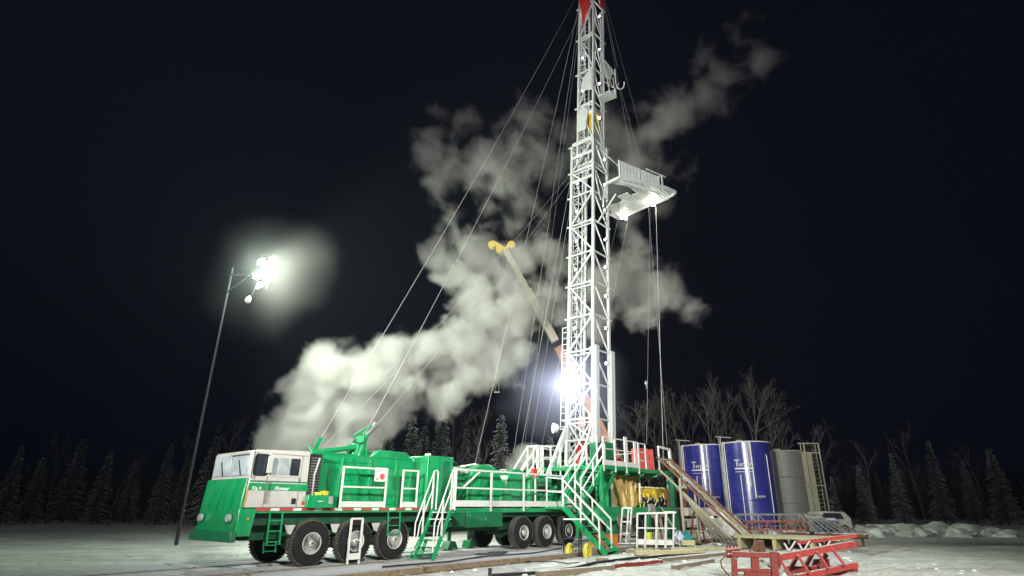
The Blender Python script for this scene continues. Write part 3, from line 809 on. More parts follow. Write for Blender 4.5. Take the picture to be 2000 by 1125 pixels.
RTARP = pbr('red_tarpaulin', (.55, .05, .04), .5, var=.25, scale=6, bump=.5, bscale=8)
t = tag(f.build('red_tarp_box', RTARP), 'box covered by a red tarpaulin at the right of the rig floor', 'covered box')
# the hanging tarpaulin underneath
f = MB()
nn = 26; vs = []
for i in range(nn+1):
    q = i/nn
    s = 15.9+3.3*q
    col = []
    for k in range(9):
        z = 3.28-1.75*k/8
        sh = (k/8)*.9*(1-q)
        w = .35+.20*math.sin(i*1.15+k*.12)+.10*math.sin(i*2.9+k*.4)-.3*q
        ss = s+sh*.7-(.55*q*(k/8))
        col.append((ss, w, z))
    vs.append(col)
for i in range(nn):
    for k in range(8):
        p = [vs[i][k], vs[i+1][k], vs[i+1][k+1], vs[i][k+1]]
        f.raw([T(*x) for x in p]+[T(x[0], x[1]-.015, x[2]) for x in p], [(0, 1, 2, 3), (7, 6, 5, 4)])
bmesh.ops.remove_doubles(f.bm, verts=f.bm.verts, dist=.001)
tag(f.build('hanging_tarp', TARP, fix=False), 'yellow brown tarpaulin hanging under the rig floor', 'tarpaulin')
# well control stack: yellow valves and black machinery under the floor
def UF(a, w, z): return T(19.0+(a-18.0)*1.12, w, z)
t = thing('blowout_preventer', 'yellow pipework and black valves under the rig floor', 'valve assembly', T(19.5, .3, -.15), PHI)
f = MB(UF).box((18.1, -.1, 2.22), (20.9, .3, 2.52)).box((17.9, -.2, 1.7), (18.35, .2, 2.3)).tube([(18.0, .2, 2.45), (20.8, .25, 2.5)], .10, 10)
for k in range(5): f.tube([(18.3+k*.55, .1, 2.5), (18.3+k*.55, .1, 2.68)], .09, 8)
f.bar((19.2, .35, 2.4), (19.5, .35, 1.9), .2)
f.box((18.5, .2, 1.95), (18.9, .45, 2.3)).box((20.2, .15, 2.0), (20.6, .4, 2.35)).tube([(18.1, .4, 1.7), (18.1, .4, 2.3)], .06, 8).tube([(20.7, .35, 1.65), (20.7, .35, 2.4)], .07, 8)
f.build('yellow_beam', YELLOW, t, bevel=.02)
f = MB(UF)
for k in range(7): f.lathe((18.35+k*.38, .42, 2.05+.12*math.sin(k*2.3)), (18.35+k*.38, .50, 2.05+.12*math.sin(k*2.3)), [(0, .03), (0, .10), (.03, .10), (.05, .03)], 12)
f.build('hand_wheel', STEEL, t)
f = MB(UF)
for k in range(9):
    c = (18.6+k*.28, .25+.1*math.sin(k*2.1), 1.78+.2*math.sin(k*1.7))
    f.lathe((c[0], c[1]-.2, c[2]), (c[0], c[1]+.15, c[2]), [(0, .02), (0, .16), (.1, .2), (.25, .2), (.35, .05)], 14)
f.tube([(19.4, -.6, .0), (19.4, -.6, 2.3)], .32, 18)
f.box((18.4, -.5, 1.62), (21.0, .15, 1.9))
f.build('valve', BLACK, t)
f = MB(UF)
for k in range(6): f.tube([(18.4+k*.45, .3, 1.62), (18.5+k*.45, .42, 1.95), (18.65+k*.42, .35, 2.25)], .03, 6)
f.tube([(20.95, .5, 1.6), (20.95, .5, 3.28)], .05, 8).tube([(20.6, .4, 1.6), (20.7, .4, 3.28)], .04, 8).tube([(17.7, .4, 1.6), (17.8, .4, 3.28)], .05, 8)
f.build('pipe', WHITE, t)
MB().box((18.0, 1.21, 1.36), (18.6, 1.34, 1.75)).build('grey_valve_box', GREYP, t, bevel=.02)
f = MB()
for k in range(10): f.blob((19.3+k*.29, .1, 2.60+.02*math.sin(k*3)), (.14, .12, .05), 2, .5, k)
f.build('lying_snow', SNOWM, t)

# a worker in a dark hooded jacket with lime bands
def worker():
    t = thing('person', 'worker in dark hooded jacket with lime yellow reflective bands under the rig floor', 'person', T(18.05, 1.55, 0)-Vector((0, 0, 0)), PHI)
    base = T(18.3, .80, 1.30)
    t.location = base; WM[t.name] = Matrix.Translation(base) @ Matrix.Rotation(PHI, 4, 'Z')
    me = bpy.data.meshes.new('body')
    J = {'pelvis': (0, 0, .0), 'chest': (.03, 0, .34), 'neck': (.06, 0, .54), 'head': (.10, 0, .70), 'top': (.11, 0, .80),
         'ls': (.03, .19, .46), 'le': (.16, .25, .22), 'lw': (.36, .17, .16), 'lh': (.44, .14, .17),
         'rs': (.03, -.19, .46), 're': (.14, -.25, .22), 'rw': (.34, -.16, .20), 'rh': (.42, -.13, .21),
         'lk': (.04, .11, -.42), 'la': (-.02, .11, -.82), 'lt': (.14, .12, -.86), 'rk': (.04, -.11, -.42), 'ra': (-.02, -.11, -.82), 'rt': (.14, -.12, -.86),
         'lhip': (0, .1, -.05), 'rhip': (0, -.1, -.05)}
    keys = list(J); idx = {k: i for i, k in enumerate(keys)}
    E = [('pelvis', 'chest'), ('chest', 'neck'), ('neck', 'head'), ('head', 'top'), ('chest', 'ls'), ('ls', 'le'), ('le', 'lw'), ('lw', 'lh'), ('chest', 'rs'), ('rs', 're'), ('re', 'rw'), ('rw', 'rh'),
         ('pelvis', 'lhip'), ('lhip', 'lk'), ('lk', 'la'), ('la', 'lt'), ('pelvis', 'rhip'), ('rhip', 'rk'), ('rk', 'ra'), ('ra', 'rt')]
    Rr = dict(pelvis=.15, chest=.17, neck=.075, head=.12, top=.08, ls=.09, le=.06, lw=.045, lh=.04, rs=.09, re=.06, rw=.045, rh=.04, lk=.075, la=.055, lt=.045, rk=.075, ra=.055, rt=.045, lhip=.11, rhip=.11)
    me.from_pydata([J[k] for k in keys], [(idx[a], idx[b]) for a, b in E], [])
    o = bpy.data.objects.new('body', me); C.objects.link(o)
    md = o.modifiers.new('skin', 'SKIN'); o.modifiers.new('sub', 'SUBSURF').levels = 1
    o.modifiers['sub'].render_levels = 2
    for k in keys:
        me.skin_vertices[0].data[idx[k]].radius = (Rr[k], Rr[k])
    me.skin_vertices[0].data[0].use_root = True
    me.materials.append(NAVY)
    o.parent = t
    WM[o.name] = WM[t.name]
    def L(x, y, z): return WM[t.name] @ Vector((x, y, z))
    g = MB(L)
    for y in (.10, -.10):
        g.tube([(.02, y*.8, .56), (.19, y*1.15, .42), (.17, y*.7, .1)], .022, 6)
        g.tube([(.02, y*.8, .56), (-.13, y*1.1, .42), (-.13, y*.7, .1)], .022, 6)
    g.tube([(.16*math.cos(a)+.01, .17*math.sin(a), .08) for a in [k*PI/8 for k in range(17)]], .022, 6)
    g.build('reflective_band', LIME, t)
    h = MB(L).blob((.17, 0, .69), (.05, .065, .08), 2, .1, 1).blob((.23, 0, .68), (.018, .015, .03), 1)
    h.build('face', pbr('skin', (.45, .26, .19), .6), o)
    for y in (-.13, .14):
        h = MB(L)
        for q in range(4): h.tube([(.42, y-.03+q*.02, .19), (.48+.006*(q % 2), y-.03+q*.02, .185), (.50, y-.03+q*.02, .15)], .011, 6)
        h.tube([(.40, y+(.05 if y < 0 else -.05), .19), (.45, y+(.06 if y < 0 else -.06), .18)], .012, 6)
        h.build('glove', BLACK, o)
worker()

# V-door slide and catwalk
t = thing('pipe_slide', 'rusty steel slide sloping from the rig floor down to the timber catwalk', 'slide', T(20, 3.3, -.2), PHI)
for s in (19.35, 20.75):
    MB().bar((s, 1.25, 4.15), (s-.1, 5.6, .25), .07, .12).build('side_rail', RUST, t)
MB().hexa([(20.3, 1.25, 3.98), (20.7, 1.25, 3.98), (20.6, 5.6, .1), (20.1, 5.6, .1)], [(20.3, 1.25, 4.03), (20.7, 1.25, 4.03), (20.6, 5.6, .15), (20.1, 5.6, .15)]).build('slide_plate', YWOOD, t)
f = MB()
for k in range(5): f.bar((19.3+k*.32, 1.3, 3.55-.1*k), (19.2+k*.28, 5.2-.35*k, .0), .07)
f.bar((19.1, 2.6, 3.0), (19.1, 2.6, -.15), .1).bar((20.8, 2.6, 3.0), (20.8, 2.6, -.15), .1)
f.build('support_strut', BEIGE, t)
# catwalk decks
def plankdeck(name, s0, s1, w0, w1, z0, z1, n, mat, label, group=None):
    f = MB()
    for i in range(n):
        a = s0+(s1-s0)*i/n; b = s0+(s1-s0)*(i+1)/n
        j = random.uniform(-.15, .15)
        f.box((a+.01, w0+j, z1-.10+random.uniform(-.01, .01)), (b-.01, w1+j, z1+random.uniform(-.015, .015)))
    w = w0+.3
    while w < w1:
        f.box((s0+.05, w-.08, z0), (s1-.05, w+.08, z1-.115)); w += 1.6
    return tag(f.build(name, mat), label, 'catwalk', group)
plankdeck('catwalk', 18.5, 20.3, 5.3, 9.9, -.2, .36, 7, YWOOD, 'yellowed timber catwalk reaching from the slide to the right', 'catwalk decks')
plankdeck('catwalk', 20.4, 22.4, 5.5, 9.2, -.2, .30, 8, YWOOD, 'second timber catwalk running behind the yellowed one', 'catwalk decks')
tag(MB().tube([T(22.8, 6.3, .35), T(22.7, 11.0, .36)], .13, 10).build('casing_pipe', RUST) if False else
    (lambda f: f.build('casing_pipe', RUST))(MB().tube([(23.0, 6.3, .30), (22.9, 7.6, .30)], .13, 12)), 'long grey brown pipe lying behind the catwalk, left end', 'pipe', 'pipes behind the catwalk')
tag(MB().tube([(23.0, 7.8, .30), (22.85, 10.2, .30)], .12, 12).build('casing_pipe', RUST), 'long brown pipe lying behind the catwalk, towards the blue stand', 'pipe', 'pipes behind the catwalk')
for w_, nm in ((6.8, 'nearest the slide'), (7.5, 'where the two long pipes meet'), (8.3, 'just right of where the long pipes meet'), (9.6, 'nearest the blue stand')):
    tag(MB().box((22.7, w_, -.2), (23.4, w_+.3, .17)).build('pipe_bearer', WOOD), 'timber bearer under the long pipes, ' + nm, 'bearer', 'bearers under the long pipes')

# ------------------------------------------------------------ the mast
LK = .063
def Mf(a, w, h): return T(15.12+a+LK*h, w, h)
MS = thing('derrick_mast', 'tall white lattice mast strung with small lights, crown out of the picture', 'mast', T(15.9, -1.1, 3.5), PHI)
HL = [3.6, 4.9, 6.0, 7.85, 9.8, 11.85, 13.9, 15.9, 18.0, 20.1, 22.0, 24.1]
HU = [22.4, 24.2, 27.3, 30.3, 33.6, 36.8, 39.6]
def section(hs, s0, s1, w0, w1, t, bt):
    for a, w in ((s0, w1), (s0, w0), (s1, w1), (s1, w0)):
        MB(Mf).bar((a, w, hs[0]), (a, w, hs[-1]), t).build('mast_leg', MASTW, MS)
    for i, h in enumerate(hs):
        f = MB(Mf)
        f.bar((s0, w0, h), (s0, w1, h), bt).bar((s0, w1, h), (s1, w1, h), bt*.9).bar((s0, w0, h), (s1, w0, h), bt*.9)
        if i % 2 == 0: f.bar((s0, w0, h-.22), (s0, w1, h-.22), bt*.7)
        f.bar((s0+.02, w0-.3, h), (s0+.02, w0, h), bt).bar((s1, w1, h), (s1+.22, w1+.05, h), bt)
        f.prism([(s0-.02, w1-.22, h-.12), (s0-.02, w1+.02, h-.12), (s0-.02, w1+.02, h+.12), (s0-.02, w1-.22, h+.1)], (-.02, 0, 0))
        f.build('mast_girt', MASTW, MS)
    f = MB(Mf)
    for i in range(len(hs)-1):
        a, b = hs[i], hs[i+1]
        if i % 2 == 0: f.bar((s0, w1, b), (s0, w0, a), bt)
        else: f.bar((s0, w0, b), (s0, w1, a), bt)
        f.bar((s0, w1, b), (s1, w1, a), bt*.8)
        if b-a > 2.5:
            f.bar((s0, w1, (a+b)/2), (s1, w1, a), bt*.6)
        f.bar((s0, w0, b), (s1, w0, a), bt*.8)
    f.build('mast_brace', MASTW, MS)
section(HL, 0, 1.62, -1.98, -.3, .15, .085)
section(HU, .12, 1.42, -1.62, -.40, .13, .08)
# extra members of the lower section
f = MB(Mf)
for h0, h1 in ((9.8, 7.85), (7.85, 6.0), (6.0, 3.6)):
    f.bar((0, -1.14, (h0+h1)/2), (0, -.3, h0), .075).bar((0, -1.14, (h0+h1)/2), (0, -.3, h1), .075)
    f.bar((0, -1.14, (h0+h1)/2), (0, -1.98, h1), .075).bar((0, -1.14, (h0+h1)/2), (0, -1.98, h0), .07)
f.bar((-.05, -2.0, 5.6), (-1.6, -2.0, 3.0), .16).bar((-.05, -.35, 5.6), (-1.1, -.35, 3.5), .10).bar((-.02, -2.0, 5.5), (-.9, -2.0, 3.2), .1)
f.build('base_strut', MASTW, MS)
MB(Mf).box((1.60, -.36, 3.5), (1.98, -.12, 9.95)).build('ram_channel', MASTW, MS, bevel=.02)
MB(Mf).box((.02, -.26, 3.5), (.34, -.10, 10.0)).box((.40, -.24, 3.5), (.46, -.18, 10.0)).build('ram_channel', MASTW, MS, bevel=.015)
f = MB(Mf)
for h in (21, 19): pass
f.tube([(.55, -1.5, 3.6), (.55, -1.5, 24)], .06, 8).tube([(1.4, -1.25, 3.6), (1.3, -1.25, 36)], .05, 8).tube([(.3, -1.05, 10), (.3, -1.05, 23)], .045, 8)
f.build('standpipe', MASTW, MS)
# ladder column with dense zigzag
def zig(a, w0, w1, h0, h1, step, t, name):
    f = MB(Mf)
    f.bar((a, w0, h0), (a, w0, h1), t).bar((a, w1, h0), (a, w1, h1), t)
    h = h0; k = 0
    while h < h1-step:
        f.bar((a, w0, h), (a, w1, h), t*.8)
        f.bar((a, w0 if k % 2 else w1, h), (a+.12, w1 if k % 2 else w0, h+step), t*.8)
        f.bar((a+.25, w0, h+step*.5), (a+.25, w1, h+step*.5), t*.7)
        h += step; k += 1
    f.build(name, MASTW, MS)
zig(.12, -1.86, -1.50, 4.0, 23.5, .42, .036, 'mast_ladder')
zig(.22, -1.52, -1.16, 23.5, 36.0, .40, .034, 'mast_ladder')
zig(1.2, -.5, -.42, 23.5, 36.5, .8, .045, 'cable_tray')
# caged ladder on the outside left of the base
f = MB(Mf)
for w in (-2.12, -2.5): f.bar((.1, w, 5.6), (.1, w, 11.4), .04)
h = 5.7
while h < 11.4: f.bar((.1, -2.12, h), (.1, -2.5, h), .035); h += .36
f.bar((.1, -2.5, 11.4), (.1, -2.0, 11.4), .04).bar((.1, -2.5, 7.6), (.1, -2.0, 7.6), .04)
f.build('side_ladder', MASTW, MS)
# plate gussets where the sections lap
for h in (23.2, 21.3, 24.3):
    MB(Mf).prism([(-.05, -1.98, h-.2), (-.05, -.3, h-.2), (-.05, -.3, h+.02), (-.05, -1.98, h+.02)], (.03, 0, 0)).build('gusset_plate', MASTW, MS)
f = MB(Mf)
f.prism([(-.02, -1.6, 25.1), (-.02, -.9, 25.1), (-.02, -.75, 26.6), (-.02, -1.2, 27.2), (-.02, -1.6, 26.4)], (.03, 0, 0))
f.build('gusset_plate', MASTW, MS)
f = MB(Mf)
f.prism([(-.02, -1.3, 28.6), (-.02, -.42, 28.2), (-.02, -.42, 30.2), (-.02, -1.2, 29.6)], (.03, 0, 0))
f.build('gusset_plate', MASTW, MS)
# red crown guard hanging in at the top
f = MB(Mf)
f.prism([(-.03, -1.62, 38.5), (-.03, -.55, 38.5), (-.03, -.62, 36.9), (-.03, -1.0, 36.0), (-.03, -1.12, 34.9), (-.03, -1.26, 34.8), (-.03, -1.35, 36.1), (-.03, -1.62, 37.3)], (.25, 0, 0))
f.box((1.0, -.5, 36.9), (1.5, -.3, 38.4))
f.build('crown_guard', REDP, MS, bevel=.02)
# lights
def led(a, w, h, par=MS, big=False):
    g = MB(Mf).box((a-.05, w-.09, h-.10), (a+.05, w+.09, h+.10)); hb = g.build('work_light', STEEL, MS)
    e = MB(Mf).blob((a-.06, w+.03, h), (.045, .055, .055), 2); e.build('lens', LED, hb)
for h in (11.2, 9.0, 13.0, 14.9, 16.8, 18.9, 21.0, 23.1): led(-.02, -1.52, h)
for h in (25.9, 28.6, 31.6): led(.12, -1.30, h)
for h in (9.2, 11.3, 13.3, 15.2, 17.1, 19.2, 21.1, 23.1): led(1.38, -.34, h)
for h in (26.3, 29.3, 32.5, 35.8): led(.95, -.42, h)
for i, (a, w, h, e) in enumerate([(.5, -1.0, 12.5, 35), (.5, -1.0, 17.0, 45), (.5, -1.0, 21.5, 45), (.6, -1.0, 27, 70), (.6, -1.0, 32, 70), (.6, -1.0, 36, 80)]):
    lamp('mast_lamp', 'POINT', Mf(a, w, h), e*.35, MS, (.93, .94, 1), .25)
# big floodlight on the mast facing the yard
hd = MB(Mf).box((-.28, -1.78, 7.45), (-.16, -.92, 8.2)).bar((-.2, -1.3, 7.9), (.0, -1.3, 7.9), .1).build('floodlight', STEEL, MS)
MB(Mf).lathe((-.30, -1.35, 7.83), (-.36, -1.35, 7.83), [(0, .36), (.04, .36), (.06, .30), (.07, .02)], 24).build('lens', FLOODE, hd)
fl = Mf(-.45, -1.3, 7.9)
lamp('flood_lamp', 'SPOT', Mf(-.85, -1.35, 7.83), 1500, MS, (.82, .86, 1), .2, tuple(Mf(-10, 2.5, 5)), 165, .3)
lamp('flood_spill', 'POINT', Mf(-1.0, -1.35, 7.83), 90, MS, (.82, .86, 1), .2)
hd = MB(Mf).lathe((-.75, -2.35, 5.55), (-.35, -2.1, 5.55), [(0, .01), (0, .28), (.25, .2), (.35, .06)], 16).bar((-.4, -2.1, 5.5), (0, -2.0, 5.5), .06).build('floodlight', WHITE, MS)
# racking board
def zq(s, w, py): return zat(T(s, w, 0), py)
bz = 19.55
f = MB()
out = [(17.0, .0), (18.2, -.75), (19.75, -.55), (19.2, 3.6), (19.0, 3.95), (18.2, 3.75), (17.6, 3.45), (15.4, 2.15), (15.5, 1.2)]
# perimeter beams
for i in range(len(out)):
    a, b = out[i], out[(i+1) % len(out)]
    f.bar((a[0], a[1], bz), (b[0], b[1], bz), .12, .16)
f.build('board_frame', MASTW, MS)
f = MB()
w = -.4
while w < 3.4:
    if w < .9: s0_ = 17.9
    elif w < 2.0: s0_ = 17.6 if w > 1.5 else 17.2
    else: s0_ = 15.6+(w-2.15)*1.7+.2
    f.box((s0_, w, bz-.03), (19.55-.09*w, w+.145, bz+.03)); w += .19
f.build('board_fingers', MASTW, MS)
f = MB()
f.box((18.75, -.6, bz+.03), (19.6, 3.2, bz+.07)).prism([(17.7, 3.35, bz+.03), (18.9, 3.95, bz+.03), (19.3, 3.3, bz+.03), (18.6, 2.6, bz+.03)], (0, 0, .05))
f.prism([(15.45, 1.2, bz+.03), (15.4, 2.1, bz+.03), (17.5, 3.3, bz+.03), (17.9, 2.7, bz+.03), (16.3, 1.8, bz+.03)], (0, 0, .04))
f.build('board_deck', MASTW, MS)
P1, P2 = (15.42, 2.2), (17.75, 3.52)
z1a, z1b = zq(*P1, 313), zq(*P1, 352); z2a, z2b = zq(*P2, 345), zq(*P2, 378)
f = MB()
dw_ = (.02, -.035)
f.prism([(P1[0], P1[1], z1b+.25), (P2[0], P2[1], z2b+.35), (P2[0], P2[1], z2a), (P1[0], P1[1], z1a)], (dw_[0], dw_[1], 0))
for k in range(1, 12):
    q = k/12; s = P1[0]+(P2[0]-P1[0])*q; w = P1[1]+(P2[1]-P1[1])*q
    f.bar((s-.01, w+.02, z1b+.25+(z2b+.1-z1b)*q), (s-.01, w+.02, z1a+(z2a-z1a)*q), .035)
for q in (0, .5, .99):
    s = P1[0]+(P2[0]-P1[0])*q; w = P1[1]+(P2[1]-P1[1])*q
    f.bar((s, w, bz), (s, w, z1a+(z2a-z1a)*q+.02), .09)
f.bar((P1[0], P1[1], z1b-.05), (P2[0], P2[1], z2b), .10)
f.build('wind_wall', MASTW, MS)
f = MB()
f.bar((17.75, 3.5, z2a), (18.0, 3.7, z2a+.1), .08).bar((17.0, 3.1, z2a+.35), (18.3, 3.7, z2a+.15), .06).bar((17.2, 3.0, z1a-.7), (17.9, 2.5, z1a-.8), .07)
f.bar((17.9, 3.65, bz), (17.9, 3.65, z2a+.1), .08)
f.bar((16.9, -.1, bz), (16.5, -.35, 22.3), .08).bar((17.6, 2.6, bz), (17.3, -.3, 23.6), .05).bar((16.9, 1.0, bz), (16.7, -.3, 17.9), .09)
f.build('board_brace', MASTW, MS)
for (px, py, w, e) in ((1275, 400, 2.5, 500), (1222, 428, .35, 260), (1214, 426, .1, 0)):
    p = onZ(px, py, bz-.15)
    def Wd(x, y, z, p=p): return p+Vector((x, y, z))
    hb = MB(Wd).box((-.14, -.05, -.02), (.14, .12, .12)).build('board_light', STEEL, MS)
    MB(Wd).blob((0, -.08, -.02), (.13, .05, .10) if e > 300 else (.09, .04, .07), 2).build('lens', WARME, hb)
    if e: lamp('board_lamp', 'POINT', p+Vector((0, -.25, -.25)), e*.12, MS, (1, .97, .85), .12)
# small upper basket
f = MB()
def up(px, py, w=.6): s, z = sz(px, py, w); return (s, w, z)
c0 = up(1184, 133, .2); 
f.prism([(18.32, -.35, 28.0), (18.32, .62, 27.9), (18.32, .62, 28.62), (18.32, -.35, 28.75)], (.05, 0, 0))
f.prism([(18.35, -.35, 28.0), (18.35, .60, 27.95), (17.5, .60, 27.95), (17.5, -.35, 28.0)], (0, 0, .05))
f.prism([(17.75, .15, 31.0), (18.95, .10, 30.9), (19.0, -.15, 30.25), (18.2, -.35, 30.3), (17.7, -.1, 30.5)], (.0, .04, .05))
f.bar((18.3, .60, 27.95), (18.9, .1, 30.3), .06).bar((18.3, -.3, 28.0), (18.3, -.3, 30.5), .06).bar((17.5, .6, 27.95), (17.8, .1, 30.9), .05)
f.bar((17.8, .4, 29.2), (18.8, .2, 29.25), .05).bar((18.3, .62, 28.6), (18.55, .75, 29.2), .05).bar((18.2, .5, 28.7), (18.4, -.3, 29.8), .05).bar((17.8, .3, 28.7), (18.6, .1, 29.9), .04).bar((18.9, .1, 30.9), (19.2, .05, 30.75), .05)
f.build('upper_basket', MASTW, MS)
pts = []
pc = T(19.05, .1, 30.2)
for k in range(13):
    a = -PI*.05-PI*k/12*.9
    pts.append((pc.x+.42+.30*math.cos(PI-k*PI/12*1.05), pc.y, pc.z-.3-.55*math.sin(k*PI/12*1.05)))
pts = [(pc.x+.1, pc.y, pc.z+.9)]+pts
MB(ident).tube(pts, .045, 8).build('hose_loop', WHITE, MS)

# travelling block, swivel and the items seen through the mast foot
t = thing('travelling_block', 'yellow travelling block hanging high inside the mast', 'pulley block', Mf(.75, -.85, 26), PHI)
f = MB(Mf).prism([(.55, -1.1, 26.9), (.55, -.5, 26.9), (.55, -.42, 26.2), (.55, -.6, 25.3), (.55, -1.0, 25.3), (.55, -1.18, 26.2)], (.5, 0, 0))
f.build('housing', YELLOW, t, bevel=.05)
f = MB(Mf)
for a in (.6, .8, 1.0): f.lathe((a, -.8, 26.9), (a+.06, -.8, 26.9), [(0, .02), (0, .36), (.06, .36), (.06, .02)], 20)
f.build('sheave', STEEL, t)
f = MB(Mf).tube([(.8, -.8, 25.3), (.8, -.8, 24.6), (.8, -.65, 24.4), (.8, -.8, 24.2), (.8, -.95, 24.35)], .06, 8); f.build('hook', STEEL, t)
f = MB(Mf)
for k in range(6): f.tube([(.62+.07*k, -.5-.1*k, 39), (.62+.07*k, -.5-.1*k, 27.1)], .016, 5)
tag(f.build('hoist_line', STEEL), 'bundle of hoisting lines between mast crown and yellow block', 'cable')
t = thing('power_swivel', 'orange swivel hanging low inside the mast foot', 'swivel', Mf(.7, -.75, 5), PHI)
MB(Mf).box((.4, -.95, 5.3), (.8, -.5, 6.3)).lathe((.6, -.72, 6.3), (.6, -.72, 6.7), [(0, .2), (.4, .06)], 12).build('body', ORANGE, t, bevel=.06)
MB(Mf).tube([(.6, -.72, 5.3), (.6, -.72, 4.1)], .09, 10).build('stem', BEIGE, t)
MB(Mf).tube([(.6, -.72, 6.7), (.62, -.72, 24.2)], .025, 6).build('line', STEEL, t)
t = thing('red_drum', 'red rounded guard inside the foot of the mast', 'guard', Mf(.4, -1.3, 3.5), PHI)
MB(Mf).prism([(.3, -1.75, 3.75), (.3, -1.0, 3.75), (.3, -.95, 4.6), (.3, -1.25, 5.0), (.3, -1.55, 4.9), (.3, -1.75, 4.4)], (.35, 0, 0)).build('shell', REDP, t, bevel=.05)
MB(Mf).box((.1, -1.85, 3.5), (.7, -.4, 3.72)).build('base', WHITE, t, bevel=.02)
t = thing('pink_sign_box', 'pale red box fixed inside the mast foot above the red guard', 'box', Mf(.1, -1.1, 5.6), PHI)
MB(Mf).box((.0, -1.28, 5.55), (.12, -.92, 6.15)).build('case', pbr('faded_red', (.55, .16, .17), .5, snow=.1), t, bevel=.02)
MB(Mf).box((.0, -.90, 5.6), (.06, -.78, 6.1)).bar((.05, -1.1, 5.55), (.05, -1.1, 4.9), .05).build('bracket', GREYP, t)

# ------------------------------------------------------------ guy wires
def wire(p0, p1, label, r=.014, sag=.0, mat=None, name='guy_wire', kinks=0):
    r *= .62
    P = []
    n = 14
    for i in range(n+1):
        q = i/n
        p = p0.lerp(p1, q); p = p-Vector((0, 0, sag*4*q*(1-q)))
        P.append(p)
    f = MB(ident).tube([tuple(x) for x in P], r, 5)
    return tag(f.build(name, mat or WIRE), label, 'cable', 'guy wires and lines around the mast')
WIRE = pbr('wire_rope', (.34, .34, .32), .5, metal=.2, var=.25, scale=30)
GW = [
 ((-.0, -1.65, 38.5), T(.30, -.75, 3.7), 'guy wire from the mast top to the green post behind the cab, outermost', .015, .5),
 ((0, -.4, 38.0), T(1.9, -.7, 3.95), 'guy wire from the mast top to the green arm on the truck roof', .014, .5),
 ((0, -2.0, 22.1), T(.9, -1.9, 3.3), 'stay from the mid mast to the truck roof behind the cab', .012, .35),
 ((0, -2.0, 21.6), T(2.3, -1.9, 3.4), 'stay from the mid mast to the truck roof near the exhaust pipe', .012, .35),
]
for a, p, l, r, sg_ in GW: wire(Mf(*a), p, l, r, sg_)
def gnd(px, py, Y): p = onY(px, py, Y); return p
wire(Mf(.1, -1.6, 37.5), gnd(928, 905, 36), 'guy wire dropping from the mast top behind the drawworks, leftmost', .016, .2)
wire(Mf(.1, -1.6, 36.5), gnd(1003, 885, 38), 'guy wire ending behind the walkway rail, left of a close pair', .014, .3)
wire(Mf(.1, -1.7, 24.0), gnd(1016, 885, 38), 'guy wire ending behind the walkway rail, right of a close pair', .016, .1)
wire(Mf(.1, -1.9, 21.0), gnd(1034, 885, 38), 'thin line slanting down to the left of the mast foot', .011, .1)
wire(Mf(.1, -1.9, 13.0), gnd(1056, 880, 36), 'short thin line just left of the mast foot', .011, .05)
wire(Mf(.1, -1.6, 35.0), gnd(1020, 905, 40), 'thin high line left of the mast, fading in the steam', .009, .0)
wire(Mf(1.4, -.4, 38.5), T(18.6, .7, 30.6), 'line from the mast top down to the small basket', .016, .0)
wire(Mf(1.4, -.4, 38.2), T(16.2, 2.6, 21.6), 'thin line fanning right from the mast top, upper one', .009, .0)
wire(Mf(1.5, -.4, 38.8), gnd(1275, 345, 33), 'line from the mast top to the outer corner of the racking board', .010, .0)
wire(T(18.5, .9, 28.5), T(16.6, 2.9, 21.4), 'short line dropping right from the small basket', .011, .0)
wire(onZ(1281, 402, bz-.1), onZ(1316, 925, 1.0) if False else T(21.3, .6, 3.9), 'thick line from the racking board light down to the red tarp box', .030, -.1)
wire(onZ(1226, 432, bz-.1), Mf(1.7, -.2, 12.6), 'line from the board edge slanting back to the mast', .016, .0)
wire(onZ(1206, 432, bz-.1), Mf(1.7, -.3, 15.8), 'shorter line from the board edge back to the mast', .011, .0)
wire(T(18.3, 2.6, bz), onY(1263, 868, 33), 'hanging line right of the mast with a small hook', .011, .0, name='hanging_line')
wire(T(18.7, 2.2, bz), onY(1303, 870, 34), 'thin slanting line right of the mast, left of the thick one', .011, .0)
t = thing('line_hook', 'small hook block on the hanging line right of the mast', 'hook', onY(1262, 752, 33))
MB(ident).blob(tuple(onY(1262, 748, 33)), (.09, .06, .16), 2).build('block', STEEL, t)
MB(ident).tube([tuple(onY(1262, 752, 33)), tuple(onY(1264, 757, 33)), tuple(onY(1261, 760, 33))], .03, 6).build('hook', STEEL, t)

# ------------------------------------------------------------ crane behind
CRANEO = pbr('dull_orange_paint', (.34, .15, .07), .6, var=.2)
CR = thing('mobile_crane', 'cream and yellow telescopic crane boom rising behind the mast', 'crane', (6.2, 42, -.2))
A = onY(987, 488, 42); B = onY(1085, 668, 42); E_ = onY(1185, 862, 42)
MB(ident).bar(tuple(A), tuple(B), .42, .46).build('boom_section', CRANEC, CR, bevel=.04)
MB(ident).bar(tuple(A.lerp(B, .45)), tuple(B), .54, .60).build('boom_section', CRANEC, CR, bevel=.04)
MB(ident).bar(tuple(B.lerp(A, -.05)), tuple(E_), .62, .7).build('boom_section', CRANEO, CR, bevel=.05)
f = MB(ident)
f.bar(tuple(A), tuple(onY(962, 474, 41.9)), .34, .34).bar(tuple(A+Vector((0, 0, -.1))), tuple(onY(999, 474, 41.9)), .34, .3)
hd = f.build('boom_head', YELLOW, CR, bevel=.04)
for px in (961, 976, 999):
    q = onY(px, 479 if px != 976 else 487, 41.9)
    MB(ident).lathe(tuple(q+Vector((0, -.2, 0))), tuple(q+Vector((0, .2, 0))), [(0, .02), (0, .30), (.07, .24), (.33, .24), (.4, .30), (.4, .02)], 20).build('sheave', YELLOW, hd)
